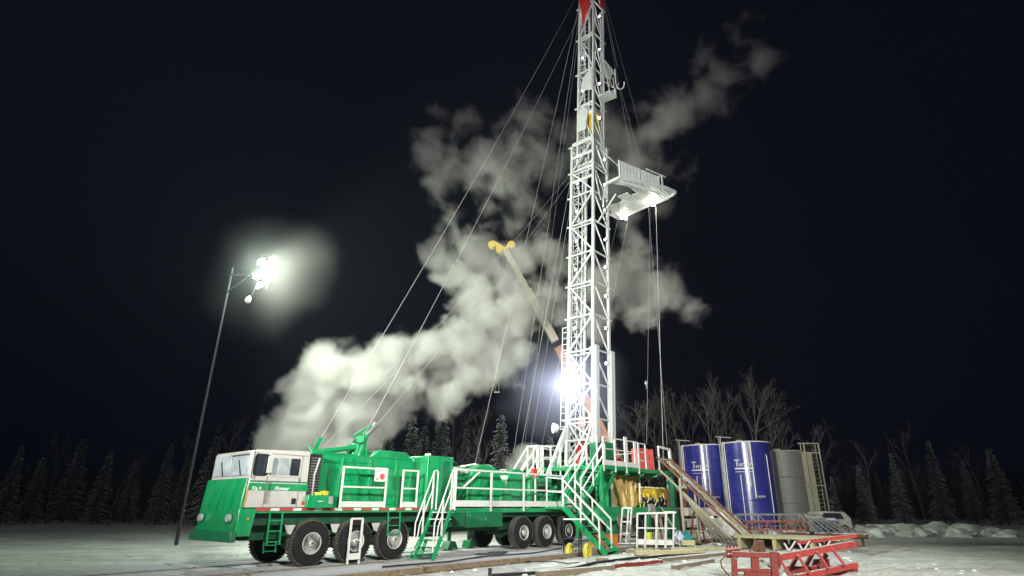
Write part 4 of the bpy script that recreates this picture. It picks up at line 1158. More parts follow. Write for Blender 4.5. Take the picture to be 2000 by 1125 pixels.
f = MB(ident).box((4.6, 40.8, .9), (8.6, 43.4, 2.6)).box((4.4, 41.0, 2.6), (5.6, 42, 4.6)); f.build('upper_works', CRANEC, CR, bevel=.1)
f = MB(ident).bar((5.6, 42, 4.4), tuple(E_), .7, .8).build('boom_foot', CRANEO, CR)
f = MB(ident).box((2.5, 40.8, .5), (11, 43.4, .9))
for x in (3.5, 5, 8.5, 10): f.lathe((x, 40.7, .4), (x, 43.5, .4), [(0, .1), (0, .55), (.4, .6), (2.4, .6), (2.8, .55), (2.8, .1)], 20)
f.build('carrier', BLACK, CR, bevel=.05)
wire(onY(985, 500, 42), onY(955, 565, 42), 'crane line from the boom head to the red hook ball', .02, 0, name='crane_line')
wire(onY(985, 497, 42), onY(975, 580, 42), 'crane line from the boom head to the grey hook block', .02, 0, name='crane_line')
wire(onY(975, 605, 42), onY(967, 765, 42), 'left leg of the long sling below the grey hook block', .022, 0, name='sling_line')
wire(onY(976, 605, 42), onY(974, 765, 42), 'right leg of the long sling below the grey hook block', .022, 0, name='sling_line')
t = thing('hook_ball', 'red hook ball hanging from the crane, left of the grey block', 'hook', onY(955, 580, 42))
MB(ident).lathe(tuple(onY(955, 566, 42)), tuple(onY(955, 594, 42)), [(0, .05), (.2, .18), (.55, .22), (.9, .16), (1.05, .04)], 16).build('ball', REDP, t)
MB(ident).tube([tuple(onY(955, 594, 42)), tuple(onY(957, 600, 42)), tuple(onY(954, 603, 42))], .04, 6).build('hook', STEEL, t)
t = thing('hook_block', 'grey hook block hanging from the crane beside the red ball', 'hook', onY(975, 590, 42))
q = onY(976, 590, 42)
MB(ident).lathe(tuple(q+Vector((0, -.12, 0))), tuple(q+Vector((0, .12, 0))), [(0, .03), (0, .28), (.24, .28), (.24, .03)], 18).build('block', BEIGE, t)
MB(ident).bar(tuple(q), tuple(onY(976, 606, 42)), .16, .1).build('hook', BEIGE, t)
t = thing('sling_bar', 'short bar at the foot of the long crane sling', 'bar', onY(970, 766, 42))
MB(ident).bar(tuple(onY(965, 766, 42)), tuple(onY(976, 766, 42)), .08).build('bar', STEEL, t)

# ------------------------------------------------------------ flood cluster on a pole at the left
FL = thing('light_tower', 'tall pole at the left with a cluster of glaring square floodlights', 'light tower', (-18.3, 31.8, -.2))
def Fp(px, py): return onY(px, py, 31)
MB(ident).tube([(-18.3, 31.8, -.2), (-18.3, 31.8, 15.0)], .09, 10, r2=.06).build('pole', BLACK, FL)
MB(ident).bar((-18.35, 31.7, 14.5), (-16.4, 31.4, 14.5), .08).bar((-18.3, 31.7, 13.4), (-17.0, 31.4, 14.3), .06).build('cross_arm', BLACK, FL)
f = MB(ident)
f.bar(tuple(Fp(497, 560)+Vector((0, .3, 0))), tuple(Fp(524, 502)+Vector((0, .3, 0))), .06).bar(tuple(Fp(515, 560)+Vector((0, .3, 0))), tuple(Fp(540, 505)+Vector((0, .3, 0))), .06)
f.bar(tuple(Fp(485, 540)+Vector((0, .35, 0))), tuple(Fp(545, 522)+Vector((0, .35, 0))), .06).bar(tuple(Fp(483, 580)+Vector((0, .35, 0))), tuple(Fp(500, 545)+Vector((0, .35, 0))), .05)
f.build('bracket', BLACK, FL)
for (px, py, a, b) in ((511, 511, 9, 6), (517, 525, 9, 7), (533, 506, 8, 4), (535, 517, 7, 4), (537, 530, 6, 5), (500, 537, 8, 6), (505, 541, 6, 5), (507, 557, 7, 6), (521, 546, 8, 6)):
    c = Fp(px, py); k = 31/1124
    h = a*k*.9; v = b*k*.95
    u = Vector((.93, 0, .36)); vv = Vector((-.25, 0, 1)).normalized()
    P = [c-u*h*.9-vv*v, c+u*h*.9-vv*v, c+u*h*.9+vv*v, c-u*h*.9+vv*v]
    f = MB(ident).raw(P+[p+Vector((0, .16, 0)) for p in P], [(0, 1, 2, 3), (7, 6, 5, 4), (0, 4, 5, 1), (1, 5, 6, 2), (2, 6, 7, 3), (3, 7, 4, 0)])
    o = f.build('floodlight', BLACK, FL)
    P = [p*.94+c*.06-Vector((0, .012, 0)) for p in P]
    MB(ident).raw(P+[p+Vector((0, .008, 0)) for p in P], [(0, 1, 2, 3), (7, 6, 5, 4), (0, 4, 5, 1), (1, 5, 6, 2), (2, 6, 7, 3), (3, 7, 4, 0)]).build('lens', FLOODG, o)
c = Fp(485, 584)
hb = MB(ident).lathe(tuple(c+Vector((0, .1, .2))), tuple(c+Vector((0, -.05, -.2))), [(0, .04), (.1, .12), (.3, .16), (.4, .15)], 12).build('camera_head', WHITE, FL)
lamp('field_lamp', 'SPOT', Fp(517, 532)+Vector((-.1, -.7, 0)), 17500, FL, (.90, 1, .83), .6, (2, 37, 9), 150, .5)

# two unseen poles behind the camera: right lights the yard, left added as fill
def yard_pole(x, y, h, target, energy, label, angle, col=(1, .98, .92)):
    t = thing('light_tower', label, 'light tower', (x, y, -.2))
    MB(ident).tube([(x, y, -.2), (x, y, h)], .10, 10, r2=.07).build('pole', BLACK, t)
    MB(ident).bar((x-1.1, y, h), (x+1.1, y, h), .08).bar((x-1.1, y, h-.7), (x+1.1, y, h-.7), .08).build('bracket', BLACK, t)
    for i in range(3):
        for k in range(2):
            c = Vector((x-.8+.8*i, y+.12, h-.7*k))
            o = MB(ident).box((c.x-.27, c.y-.1, c.z-.22), (c.x+.27, c.y+.05, c.z+.22)).build('floodlight', BLACK, t)
            MB(ident).box((c.x-.24, c.y+.05, c.z-.19), (c.x+.24, c.y+.06, c.z+.19)).build('lens', FLOODG, o)
    lamp('yard_lamp', 'SPOT', (x, y+.6, h-.3), energy, t, col, .9, target, angle, .75)
yard_pole(9, -15, 18, (1.5, 27, 2.5), 64000, 'light pole behind the photographer to the right', 50)
yard_pole(-13, -9, 9, (-1, 38, 17), 84000, 'unseen fill light pole behind the photographer to the left', 60, (1, 1, .97))  # unseen pole added as fill for the mast top and steam

lamp('field_glow', 'POINT', Fp(517, 532)+Vector((0, -.9, .1)), 2600, FL, (.78, 1, .86), .5)

# ------------------------------------------------------------ tanks
def tank(name, x, y, r, top, mat, label, logo=False):
    t = thing(name, label, 'tank', (x, y, -.2))
    f = MB(ident).lathe((x, y, -.2), (x, y, top), [(0, r-.02), (0, r), (top+.2-.03, r), (top+.2, r-.05), (top+.28, r*.6), (top+.32, .02)], 64)
    sh = f.build('shell', mat, t)
    f = MB(ident)
    f.tube([(x+r*1.005*math.cos(a), y+r*1.005*math.sin(a), top) for a in [2*PI*k/48 for k in range(49)]], .045, 6)
    f.build('rim', WHITE if mat is BLUE else BEIGE, t)
    for zz in (top*.33, top*.66):
        f = MB(ident).tube([(x+r*1.002*math.cos(a), y+r*1.002*math.sin(a), zz) for a in [2*PI*k/48 for k in range(49)]], .03, 5)
        f.build('weld_band', mat, t)
    f = MB(ident).lathe((x-.5, y-.2, top+.02), (x-.5, y-.2, top+.3), [(0, .3), (.2, .3), (.25, .2)], 14)
    f.build('roof_hatch', BEIGE, t)
    f = MB(ident).lathe((x+.55, y-r+.0, .75), (x+.55, y-r-.05, .75), [(0, .30), (.04, .30), (.05, .1)], 18)
    f.build('manway', mat, t)
    return t, sh
def vpipe(t, x, y, r, ang, z0, z1, rr=.05, mat=WHITE, name='pipe', off=.08):
    a = R(ang); q = (x+(r+off)*math.cos(a), y+(r+off)*math.sin(a))
    MB(ident).tube([(q[0], q[1], z0), (q[0], q[1], z1), (q[0]-.12*math.cos(a), q[1]-.12*math.sin(a), z1+.08)], rr, 8).build(name, mat, t)
for (nm, x, y, r, top, lab) in (('storage_tank', 16.0, 45.8, 1.78, zat((0, 44.02), 862), 'nearer tall glossy blue tank in the middle of three'),
                                ('storage_tank', 13.45, 48.3, 1.80, zat((0, 46.5), 868), 'tall glossy blue tank at the left, partly hidden by the slide')):
    t, sh = tank(nm, x, y, r, top, BLUE, lab)
    t['group'] = 'storage tanks behind the catwalk'
    for ang, z0, z1, rr in ((-176, 1, top, .06), (-166, 1, top, .035), (-100, 2.2, top-.1, .045), (-108, 3, top-.1, .03), (-62, 1.2, top-1, .03), (-116, 0, top-2.4, .03), (-128, 0, top-2.4, .03)):
        vpipe(t, x, y, r, ang, z0, z1, rr)
    # left edge ladder
    f = MB(ident)
    a = R(-172); lx, ly = x+(r+.28)*math.cos(a), y+(r+.28)*math.sin(a)
    for d_ in (-.2, .2): f.bar((lx, ly+d_, .2), (lx, ly+d_, top+.5), .05)
    z = .4
    while z < top+.4: f.bar((lx, ly-.2, z), (lx, ly+.2, z), .035); z += .3
    f.bar((lx-.3, ly, top+.5), (lx+.9, ly, top+.42), .06)
    f.build('tank_ladder', GREYP, t)
    # lettering wrapped on the shell: bent mesh
    cu = bpy.data.curves.new('lettering', 'FONT'); cu.body = 'T'; cu.size = .70; cu.extrude = .01; cu.offset = .012; cu.align_x = 'LEFT'
    cu2 = bpy.data.curves.new('lettering2', 'FONT'); cu2.body = 'arpon'; cu2.size = .40; cu2.extrude = .01; cu2.offset = .01
    bmx = bmesh.new()
    for c_, off, dz in ((cu, 0, 0), (cu2, .36, .02)):
        o_ = bpy.data.objects.new('tmp', c_); C.objects.link(o_)
        me_ = bpy.data.meshes.new_from_object(o_.evaluated_get(bpy.context.evaluated_depsgraph_get()))
        me_.transform(Matrix.Translation((off, dz, 0))); bmx.from_mesh(me_)
        bpy.data.objects.remove(o_)
    bmesh.ops.subdivide_edges(bmx, edges=[e for e in bmx.edges if e.calc_length() > .3], cuts=2)
    a0_ = R(-141)
    for v in bmx.verts:
        a = a0_+v.co.x/r; rr = r+.02+v.co.z
        v.co = Vector((x+rr*math.cos(a), y+rr*math.sin(a), top-1.75+v.co.y))
    f = MB(ident); f.bm.free(); f.bm = bmx
    f.build('lettering', LETM, t, smooth=False)
    f = MB(ident)
    for zz, h_ in ((top-1.95, .09), (top-2.15, .05)):
        n = 12
        for i in range(n):
            a, b = a0_+1.35/r*i/n, a0_+1.35/r*(i+1)/n
            p = [(x+(r+q)*math.cos(k), y+(r+q)*math.sin(k)) for k, q in ((a, .004), (b, .004), (b, .02), (a, .02))]
            f.hexa([(u_, v_, zz) for u_, v_ in p], [(u_, v_, zz+h_) for u_, v_ in p])
    f.build('underline', WHITE, t)
    f = MB(ident); n = 6
    for i in range(n):
        a, b = R(-96)+.55/r*i/n, R(-96)+.55/r*(i+1)/n
        p = [(x+(r+q)*math.cos(k), y+(r+q)*math.sin(k)) for k, q in ((a, .004), (b, .004), (b, .02), (a, .02))]
        f.hexa([(u_, v_, 2.25) for u_, v_ in p], [(u_, v_, 2.38) for u_, v_ in p])
    f.build('label_plate', GREYP, t)
ztop = zat((0, 46.5), 880)
t, sh = tank('storage_tank', 19.75, 48.2, 1.75, ztop, TANKG, 'tall dull grey green tank with beige ladder cage at the right')
t['group'] = 'storage tanks behind the catwalk'
vpipe(t, 19.75, 48.2, 1.75, -158, .5, ztop-1.7, .05, WHITE)
f = MB(ident)
x0, x1, yy = 20.5, 22.0, 46.6
zt2 = ztop+.55
f.box((x0-.25, yy+.05, .2), (x0+.35, yy+.18, ztop-.1)).box((x0+.45, yy, .2), (x0+.85, yy+.14, ztop-.1))
f.build('ladder_panel', BEIGE, t)
f = MB(ident)
for x_ in (x0+.35, x1): f.bar((x_, yy, .2), (x_, yy, zt2), .08).bar((x_, yy+.6, .2), (x_, yy+.6, zt2), .06)
for z_ in (zt2, zt2-.7, ztop*.55): f.bar((x0-.1, yy, z_), (x1, yy, z_), .08).bar((x1, yy, z_), (x1, yy+.6, z_), .06)
z_ = .4
while z_ < zt2: f.bar((x1-.5, yy+.3, z_), (x1-.05, yy+.3, z_), .03); z_ += .3
f.build('ladder_cage', BEIGE, t)

# snow banks and low equipment in front of the tanks
def lump(name, c, r, label, cat, mat=SNOWM, seed=0, sub=4, amp=.5):
    f = MB(ident).blob(c, r, sub, amp, seed)
    return tag(f.build(name, mat), label, cat)
lump('snow_bank', (12.0, 40.5, .1), (1.0, .9, 1.15), 'rounded snow covered mound beside the foot of the slide', 'snow bank', seed=3)
f = MB(ident)
for k in range(26): f.blob((11.5+k*.75, 41.3+.5*math.sin(k*1.7), -.2), (.8, .9, .40+.2*noise.noise(Vector((k*.8, 0, 0)))), 3, .5, k)
for k in range(8): f.blob((22+k*1.1, 42.5+.8*math.sin(k*2.7), -.3), (1.6, 1.2, .7+.25*noise.noise(Vector((k*.7, 3, 0)))), 3, .6, k)
o = f.build('snow_berm', SNOWM); o['kind'] = 'structure'
def rack(x0, x1, y, z0, z1, label, mat=STEEL):
    f = MB(ident)
    n = max(2, int((x1-x0)/1.1))
    f.bar((x0, y, z1), (x1, y, z1), .10).bar((x0, y, (z0+z1)/2), (x1, y, (z0+z1)/2), .07).bar((x0, y+.8, z1), (x1, y+.8, z1), .1)
    for i in range(n+1):
        x = x0+(x1-x0)*i/n
        f.bar((x, y, z0), (x, y, z1), .07).bar((x, y+.8, z0), (x, y+.8, z1), .07).bar((x, y, z1), (x, y+.8, z1), .06)
        if i < n: f.bar((x, y, z1), (x+(x1-x0)/n, y, z0), .05)
    return tag(f.build('pipe_rack', mat), label, 'rack', 'snow covered racks before the tanks')
RACKM = pbr('snowy_steel', (.20, .19, .17), .7, var=.3, snow=.6)
rack(12.9, 18.2, 40.0, -.2, 1.15, 'long snow capped steel rack in front of the middle blue tank', RACKM)
rack(13.2, 16.8, 39.2, -.2, .75, 'low rack with reddish beams before the long rack', pbr('snowy_rust', (.26, .07, .05), .7, var=.4, snow=.5))
f = MB(ident)
for k in range(7): f.bar((16.6+k*.35, 39.4, 1.2-.08*k), (17.6+k*.45, 38.9, -.1), .08)
tag(f.build('leaning_pipes', RACKM), 'snow dusted pipes leaning right of the long rack', 'pipes')
t = thing('pump_unit', 'frosted grey machine among snow drifts right of the long rack', 'machine', (18.3, 40.3, -.2))
MB(ident).box((17.4, 39.9, .1), (18.5, 40.7, 1.0)).lathe((18.5, 40.3, .55), (19.3, 40.3, .55), [(0, .3), (0, .40), (.8, .40), (.8, .2)], 18).build('body', RACKM, t, bevel=.08)
MB(ident).box((17.2, 39.8, -.2), (19.5, 40.8, .1)).build('skid', BLACK, t)
t = thing('parked_vehicle', 'snow covered vehicle half seen at the right edge of the picture', 'vehicle', (19.6, 42.2, -.2))
MB(ident).prism([(18.3, 41.3, .25), (20.9, 41.3, .25), (20.9, 41.3, .9), (20.5, 41.3, 1.3), (18.9, 41.3, 1.35), (18.4, 41.3, .9)], (0, 1.8, 0)).build('body', CABW, t, bevel=.08)
MB(ident).prism([(18.8, 41.29, .85), (20.4, 41.29, .85), (20.2, 41.29, 1.22), (19.1, 41.29, 1.25)], (0, .03, 0)).build('window', GLASSD, t)
for x_ in (18.9, 20.3):
    MB(ident).lathe((x_, 41.25, .15), (x_, 41.6, .15), [(0, .05), (0, .33), (.06, .36), (.3, .36)], 20).build('wheel', RUBBER, t)
# blue trestle
t = thing('blue_trestle', 'blue steel trestle standing on the snow at the right', 'trestle', onZ(1612, 1050, -.2))
b0 = onZ(1612, 1050, -.2); yb = b0.y
MB(ident).bar(tuple(onY(1590, 1021, yb)), tuple(onY(1638, 1021, yb)), .16).build('top_beam', BLUEP, t)
for a, b in ((1606, 1606), (1613, 1624)):
    MB(ident).bar(tuple(onY(a, 1022, yb)), tuple(onY(b, 1050, yb)), .17).build('leg', BLUEP, t)
MB(ident).bar(tuple(onY(1632, 1022, yb+1)), tuple(onY(1640, 1050, yb+1)), .15).build('leg', BLUEP, t)

# pallets / stacked boxes behind the slide foot, red step ladder
def box_stack():
    lab = ['bottom', 'middle', 'top']
    for i in range(3):
        for k in range(2):
            x0 = (8.0, 9.15)[k]+random.uniform(-.06, .06); z = -.15+i*.58
            f = MB(ident).box((x0, 34.4, z+.12), (x0+1.06, 35.5, z+.56))
            f.box((x0+.03, 34.45, z), (x0+.13, 35.45, z+.12)).box((x0+.9, 34.45, z), (x0+1.0, 35.45, z+.12))
            o = f.build('sack_pallet', pbr('sack_grey%d' % (i % 2), (.42, .38, .33) if i % 2 else (.36, .34, .28), .85, var=.2, bump=.5, bscale=9, snow=.3), bevel=.06)
            tag(o, '%s pallet load of pale sacks in the %s stack behind the slide' % (lab[i], ['left', 'right'][k]), 'pallet load', 'stacked pallet loads behind the slide')
box_stack()
p = onZ(1352, 1062, -.2)
t = thing('red_stepladder', 'narrow rusty red ladder standing in front of the pale stacks', 'ladder', p)
yl = p.y
f = MB(ident).bar(tuple(onY(1347, 1062, yl)), tuple(onY(1357, 985, yl)), .07).bar(tuple(onY(1378, 1062, yl)), tuple(onY(1362, 985, yl)), .06)
f.build('rail', RED, t)
for k in range(5):
    q = k/5.5+.1
    MB(ident).bar(tuple(onY(1347+10*q, 1062-77*q, yl)), tuple(onY(1378-16*q, 1062-77*q, yl)), .045).build('rung', RUST, t)
# post with red rack right of the base
t = thing('red_stand', 'rusty red steel stand behind the right leg of the rig floor', 'stand', T(22.2, .8, -.2), PHI)
MB().box((21.8, .4, 2.4), (22.8, 1.3, 2.6)).box((21.7, .3, -.2), (21.95, .6, 2.4)).box((22.5, 1.0, -.2), (22.75, 1.25, 2.4)).bar((21.8, .5, .5), (22.7, 1.2, 2.2), .1).build('frame', RUST, t, bevel=.01)
f = MB()
for k in range(5): f.blob((21.9+.2*k, .9, 2.65), (.2, .3, .1), 2, .5, k)
f.build('lying_snow', SNOWM, t)

# white gate panels leaning in front of the substructure
gp = thing('handrail_panel', 'wide white steel handrail frame propped before the rig base', 'rail panel', onZ(1280, 1072, -.05))
yg = 27.2
def G(px, py, dy=0): return tuple(onY(px, py, yg+dy))
f = MB(ident)
for px in (1244, 1260, 1282, 1300, 1315): f.bar(G(px, 1070), G(px+1, 1003), .08 if px in (1282, 1300) else .06)
f.bar(G(1244, 1003), G(1320, 1001), .07).bar(G(1243, 1031), G(1320, 1032), .05)
f.bar(G(1297, 1000), G(1317, 1000), .06)
f.build('frame', WHITE, gp)
P = [onY(a, b, yg+.03) for a, b in ((1243, 1063), (1316, 1065), (1316, 1055), (1243, 1053))]
MB(ident).raw(P+[q_+Vector((0, .02, 0)) for q_ in P], [(0, 1, 2, 3), (7, 6, 5, 4), (0, 4, 5, 1), (1, 5, 6, 2), (2, 6, 7, 3), (3, 7, 4, 0)]).build('toe_board', WHITE, gp)
P = [onY(a, b, yg+.04) for a, b in ((1299, 1038), (1303, 1038), (1303, 1004), (1299, 1004))]
gp2 = thing('handrail_panel', 'narrow white steel handrail frame left of the wide one', 'rail panel', onZ(1222, 1060, -.05))
yg = 28.6
f = MB(ident)
for a, b in ((1211, 1216), (1223, 1228), (1229, 1234)): f.bar(G(a, 1060), G(b, 992), .06)
f.bar(G(1216, 992), G(1234, 992), .06).bar(G(1213, 1019), G(1231, 1019), .05).bar(G(1211, 1042), G(1229, 1042), .14, .05).bar(G(1188, 1062), G(1240, 1061), .05)
f.build('frame', WHITE, gp2)
# plastic bags
p = onZ(1328, 1062, -.05)
tag(MB(ident).blob((p.x-.05, p.y, .18), (.22, .25, .32), 3, .5, 2).build('plastic_bag', BAG), 'white plastic bag at the right foot of the rig floor', 'bag')
tag(MB(ident).blob((p.x+.33, p.y+.05, .15), (.27, .25, .33), 3, .6, 5).build('plastic_bag', TEAL), 'teal plastic bag beside the white bag', 'bag')
# orange toolbox under the stair
t = thing('orange_crate', 'orange box on the ground behind the lower stair flight', 'box', T(13.2, 1.5, -.2), PHI)
MB().box((12.5, 1.3, -.05), (13.9, 1.9, .42)).build('body', ORANGE, t, bevel=.03)
MB().box((12.5, 1.28, .42), (13.9, 1.92, .47)).build('lid', ORANGE, t, bevel=.01)

# hand cart with yellow wheels
t = thing('hand_cart', 'black bottle cart with two yellow wheels at the foot of the stair', 'cart', onZ(1128, 1088, -.2))
yc = onZ(1128, 1088, -.2).y-.2
YW = pbr('yellow_wheel', (.62, .52, .06), .6, var=.2, dirt=.4)
for px in (1113, 1147):
    c = onY(px, 1077, yc); k = .27
    ax = Vector((.90, -.42, 0)).normalized()
    o = MB(ident).lathe(tuple(c-ax*.08), tuple(c+ax*.08), [(0, .02), (0, .06), (.03, .08), (.03, .20), (0, .22), (.0, .27), (.04, .30), (.12, .30), (.16, .27), (.16, .22), (.13, .2), (.13, .08), (.16, .06), (.16, .02)], 28).build('wheel', YW, t)
f = MB(ident)
def Cc(px, py): return tuple(onY(px, py, yc))
for px in (1101, 1131, 1135): f.bar(Cc(px, 1090 if px < 1110 else 1086), Cc(px, 1014 if px == 1101 else 1040), .035)
for py in (1068, 1075, 1082): f.bar(Cc(1113, py), Cc(1147, py), .03)
f.bar(Cc(1101, 1052), Cc(1131, 1050), .03)
f.build('frame', BLACK, t)
MB(ident).bar(Cc(1100, 1014), Cc(1143, 1014), .05).build('handle', WHITE, t)
MB(ident).bar(Cc(1142, 1014), Cc(1140, 1040), .03).build('strut', BLACK, t)

# foreground timbers, hose and pipes
def G2(px, py, z=-.13): return tuple(onZ(px, py, z))
def timber(pts, w, h, mat, label, name='timber', cat='timber', group='timbers and pipes lying in the foreground', z=None):
    f = MB(ident)
    for i in range(len(pts)-1): f.bar(pts[i], pts[i+1], w, h)
    return tag(f.build(name, mat, bevel=.01), label, cat, group)
timber([G2(1050, 1122), G2(1196, 1109)], .22, .16, WOOD, 'short brown timber at the bottom centre')
timber([G2(1290, 1095), G2(1378, 1087)], .24, .18, WOOD, 'brown timber to the right of the red pipe')
timber([G2(1315, 1108), G2(1392, 1095)], .16, .12, WOOD, 'thin brown timber nearest the red frame')
timber([G2(1330, 1090), G2(1430, 1080)], .3, .14, WOOD, 'grey brown timber behind the two short ones')
timber([G2(1196, 1074, -.14), G2(1440, 1070, -.14)], .5, .12, YWOOD, 'long yellowish timber in front of the white rail panels')
timber([G2(1240, 1080, -.12), G2(1370, 1077, -.12)], .3, .15, YWOOD, 'yellowish timber beam nearest the white rail panels')
timber([G2(1330, 1060, .1), G2(1356, 1060, .1)], .35, .2, YWOOD, 'short orange stained plank by the plastic bags')
timber([G2(460, 1127), G2(640, 1113), G2(828, 1104)], .10, .14, WOOD, 'dark brown timber edging along the near mats')
f = MB(ident).tube([G2(1182, 1108), G2(1235, 1102), G2(1292, 1097)], .08, 10)
tag(f.build('red_pipe', RED), 'red pipe lying on the snow between two timbers', 'pipe')
f = MB(ident).tube([G2(962, 1124, -.15), G2(1060, 1118, -.15), G2(1120, 1110, -.15), G2(1160, 1100, -.15), G2(1230, 1091, -.15), G2(1300, 1086, -.15), G2(1380, 1082, -.15)], .05, 8)
tag(f.build('long_hose', BLACK), 'dark hose curving across the snow in the foreground', 'hose')
tag(MB(ident).tube([G2(1006, 1094, -.15), G2(1040, 1097, -.15), G2(1080, 1096, -.15), G2(1105, 1100, -.15), G2(1150, 1098, -.15)], .018, 6).build('thin_cable', BLACK), 'thin cable in loops on the snow before the hand cart', 'cable')
tag(MB(ident).box((-1.4, 17.9, -.2), (-1.3, 18.0, .0)).build('stake', BLACK), 'short dark stake at the end of the hose', 'stake')

MUD = pbr('dark_hose', (.02, .02, .022), .6, var=.3)
for i, (pts, r_, mt, lab) in enumerate([
  ([(1.0, 2.1, .03), (3.2, 2.4, .04), (5.6, 1.7, .03), (7.5, 2.2, .04), (9.4, 1.6, .03), (10.6, 1.2, .03)], .026, MUD, 'black hose snaking over the mats towards the stair'),
  ([(5.9, .9, .03), (6.8, 1.4, .03), (7.6, .9, .03), (7.0, .6, .03), (6.3, 1.1, .03)], .025, MUD, 'coiled black hose on the mats behind the folding stair'),
  ([(13.2, 2.4, -.1), (14.8, 2.1, -.1), (16.3, 2.9, -.12), (18.0, 2.5, -.12), (19.5, 3.3, -.15)], .045, MUD, 'dark hose before the rig base'),
  ([(15.6, 1.5, 1.3), (16.2, 1.5, .5), (17.2, 1.45, .2), (18.4, 1.4, .6), (19.0, 1.4, 1.5)], .05, MUD, 'thick hose looping under the green base beam'),
  ([(19.3, 1.3, 1.6), (19.9, 1.6, .6), (20.8, 1.7, .3), (21.6, 1.5, .9)], .04, BEIGE, 'pale hose looping at the right leg of the base')]):
    P_ = []
    for a, b in zip(pts[:-1], pts[1:]):
        for q in range(6):
            u_ = q/6; P_.append(tuple(a[j]+(b[j]-a[j])*(u_*u_*(3-2*u_)) for j in range(3)))
    tag(MB().tube(P_+[pts[-1]], r_, 7).build('hose', mt), lab, 'hose', 'hoses around the rig')
t = thing('gas_can', 'small yellow can behind the propped rail panel', 'can', T(17.2, 1.6, -.2), PHI)
MB().box((17.05, 1.5, -.1), (17.35, 1.75, .45)).build('body', LIME, t, bevel=.04)
MB().bar((17.1, 1.62, .45), (17.3, 1.62, .52), .05).build('handle', BLACK, t)
for i, (s_, w_, L_, a_, lab) in enumerate([(14.6, 1.7, 1.4, .9, 'left one of the planks leaning on the rig base'), (18.0, 1.8, 1.5, .7, 'middle one of the planks leaning on the rig base'), (18.5, 1.8, 1.3, .6, 'right one of the planks leaning on the rig base')]):
    tag(MB().bar((s_, w_, -.12), (s_+.5, w_-.5, L_-.1), .16, .05).build('plank', WOOD), lab, 'plank', 'planks leaning on the rig base')
for i, (px, py, k_, lab) in enumerate([(1010, 1088, .30, 'short wood block by the mat edge under the drawworks'), (1222, 1077, .26, 'wood block at the foot of the stair'), (900, 1098, .22, 'wood block in front of the folding stair'), (1165, 1094, .24, 'wood block right of the hand cart')]):
    p_ = onZ(px, py, -.15)
    tag(MB(ident).box((p_.x, p_.y, -.2), (p_.x+k_*1.8, p_.y+k_*.6, -.08)).build('wood_block', WOOD, bevel=.01), lab, 'wood block', 'wood blocks lying about')

# red steel frames at the lower right
RD = thing('steel_stand', 'red steel frame with rectangular openings at the lower right corner', 'steel frame', (5.9, 17.2, -.2))
yr = 17.0
def Q(px, py, dy=0): return onY(px, py, yr+dy)
def plate(pts, dy, mat, name, par, th=.10):
    P = [Q(a, b, dy) for a, b in pts]; n = len(P)
    MB(ident).raw(P+[q_+Vector((0, th, 0)) for q_ in P], [tuple(range(n)), tuple(range(2*n-1, n-1, -1))]+[(i, (i+1) % n, n+(i+1) % n, n+i) for i in range(n)]).build(name, mat, par, bevel=.008)
plate([(1431, 1140), (1442, 1140), (1440, 1092), (1430, 1088)], 0, RED, 'upright', RD)
plate([(1469, 1116), (1484, 1116), (1483, 1085), (1468, 1085)], 0.01, RED, 'upright', RD)
plate([(1510, 1140), (1524, 1140), (1518, 1077), (1505, 1077)], -.05, RED, 'upright', RD)
plate([(1430, 1088), (1510, 1090), (1510, 1080), (1432, 1077)], -.02, RED, 'crossbar', RD)
plate([(1440, 1117), (1512, 1119), (1512, 1111), (1441, 1110)], .02, RED, 'crossbar', RD)
plate([(1452, 1140), (1512, 1140), (1512, 1113), (1456, 1113)], .03, RED, 'web_plate', RD)
plate([(1524, 1112), (1530, 1090), (1521, 1078), (1519, 1079)], 0, RED, 'gusset', RD)
plate([(1484, 1096), (1509, 1112), (1509, 1108), (1487, 1092)], .2, GREYP, 'tie_bar', RD, .05)
f = MB(ident)
for a in (1420, 1426, 1433, 1440): f.tube([tuple(Q(a, 1090, .3)), tuple(Q(a, 1066, .3))], .03, 8)
f.tube([tuple(Q(1418, 1075, .3)), tuple(Q(1445, 1072, .3))], .05, 8).tube([tuple(Q(1420, 1085, .3)), tuple(Q(1446, 1083, .3))], .06, 8)
f.build('valve_cluster', RED, RD)
f = MB(ident).bar(tuple(Q(1476, 1078, 1.2)), tuple(Q(1478, 1056, 1.2)), .14).bar(tuple(Q(1488, 1078, 1.2)), tuple(Q(1485, 1056, 1.2)), .16).bar(tuple(Q(1464, 1078, 1.2)), tuple(Q(1476, 1060, 1.2)), .05).bar(tuple(Q(1494, 1078, 1.2)), tuple(Q(1490, 1058, 1.2)), .05)
f.build('saddle', RUST, RD)
tag(MB(ident).tube([tuple(Q(1418, 1085)), tuple(Q(1407, 1095)), tuple(Q(1410, 1108)), tuple(Q(1426, 1128))], .022, 6).build('red_hose', RUST), 'thin red brown hose looping left of the red frame', 'hose')
TB = thing('red_truss', 'red lattice truss with pale snowy top chord at the right corner', 'truss', (9, 17.5, -.2))
yr = 17.2
def seg(a, b, w, par, nm, mat=RED, h=None): MB(ident).bar(tuple(Q(*a)), tuple(Q(*b)), w, h or w).build(nm, mat, par)
SRED = pbr('snowy_red', (.40, .05, .045), .6, var=.2, snow=.75, snowcol=(.6, .55, .54))
seg((1520, 1089), (1668, 1062, .9), .16, TB, 'top_chord', SRED)
seg((1556, 1128), (1672, 1103, .9), .14, TB, 'bottom_chord', SRED)
f = MB(ident)
for a, b in (((1522, 1092), (1546, 1126)), ((1558, 1084), (1581, 1120)), ((1595, 1077, .3), (1618, 1110, .3)), ((1625, 1072, .5), (1650, 1104, .5))):
    MB(ident).bar(tuple(Q(*a)), tuple(Q(*b)), .06).build('lacing', SRED, TB)
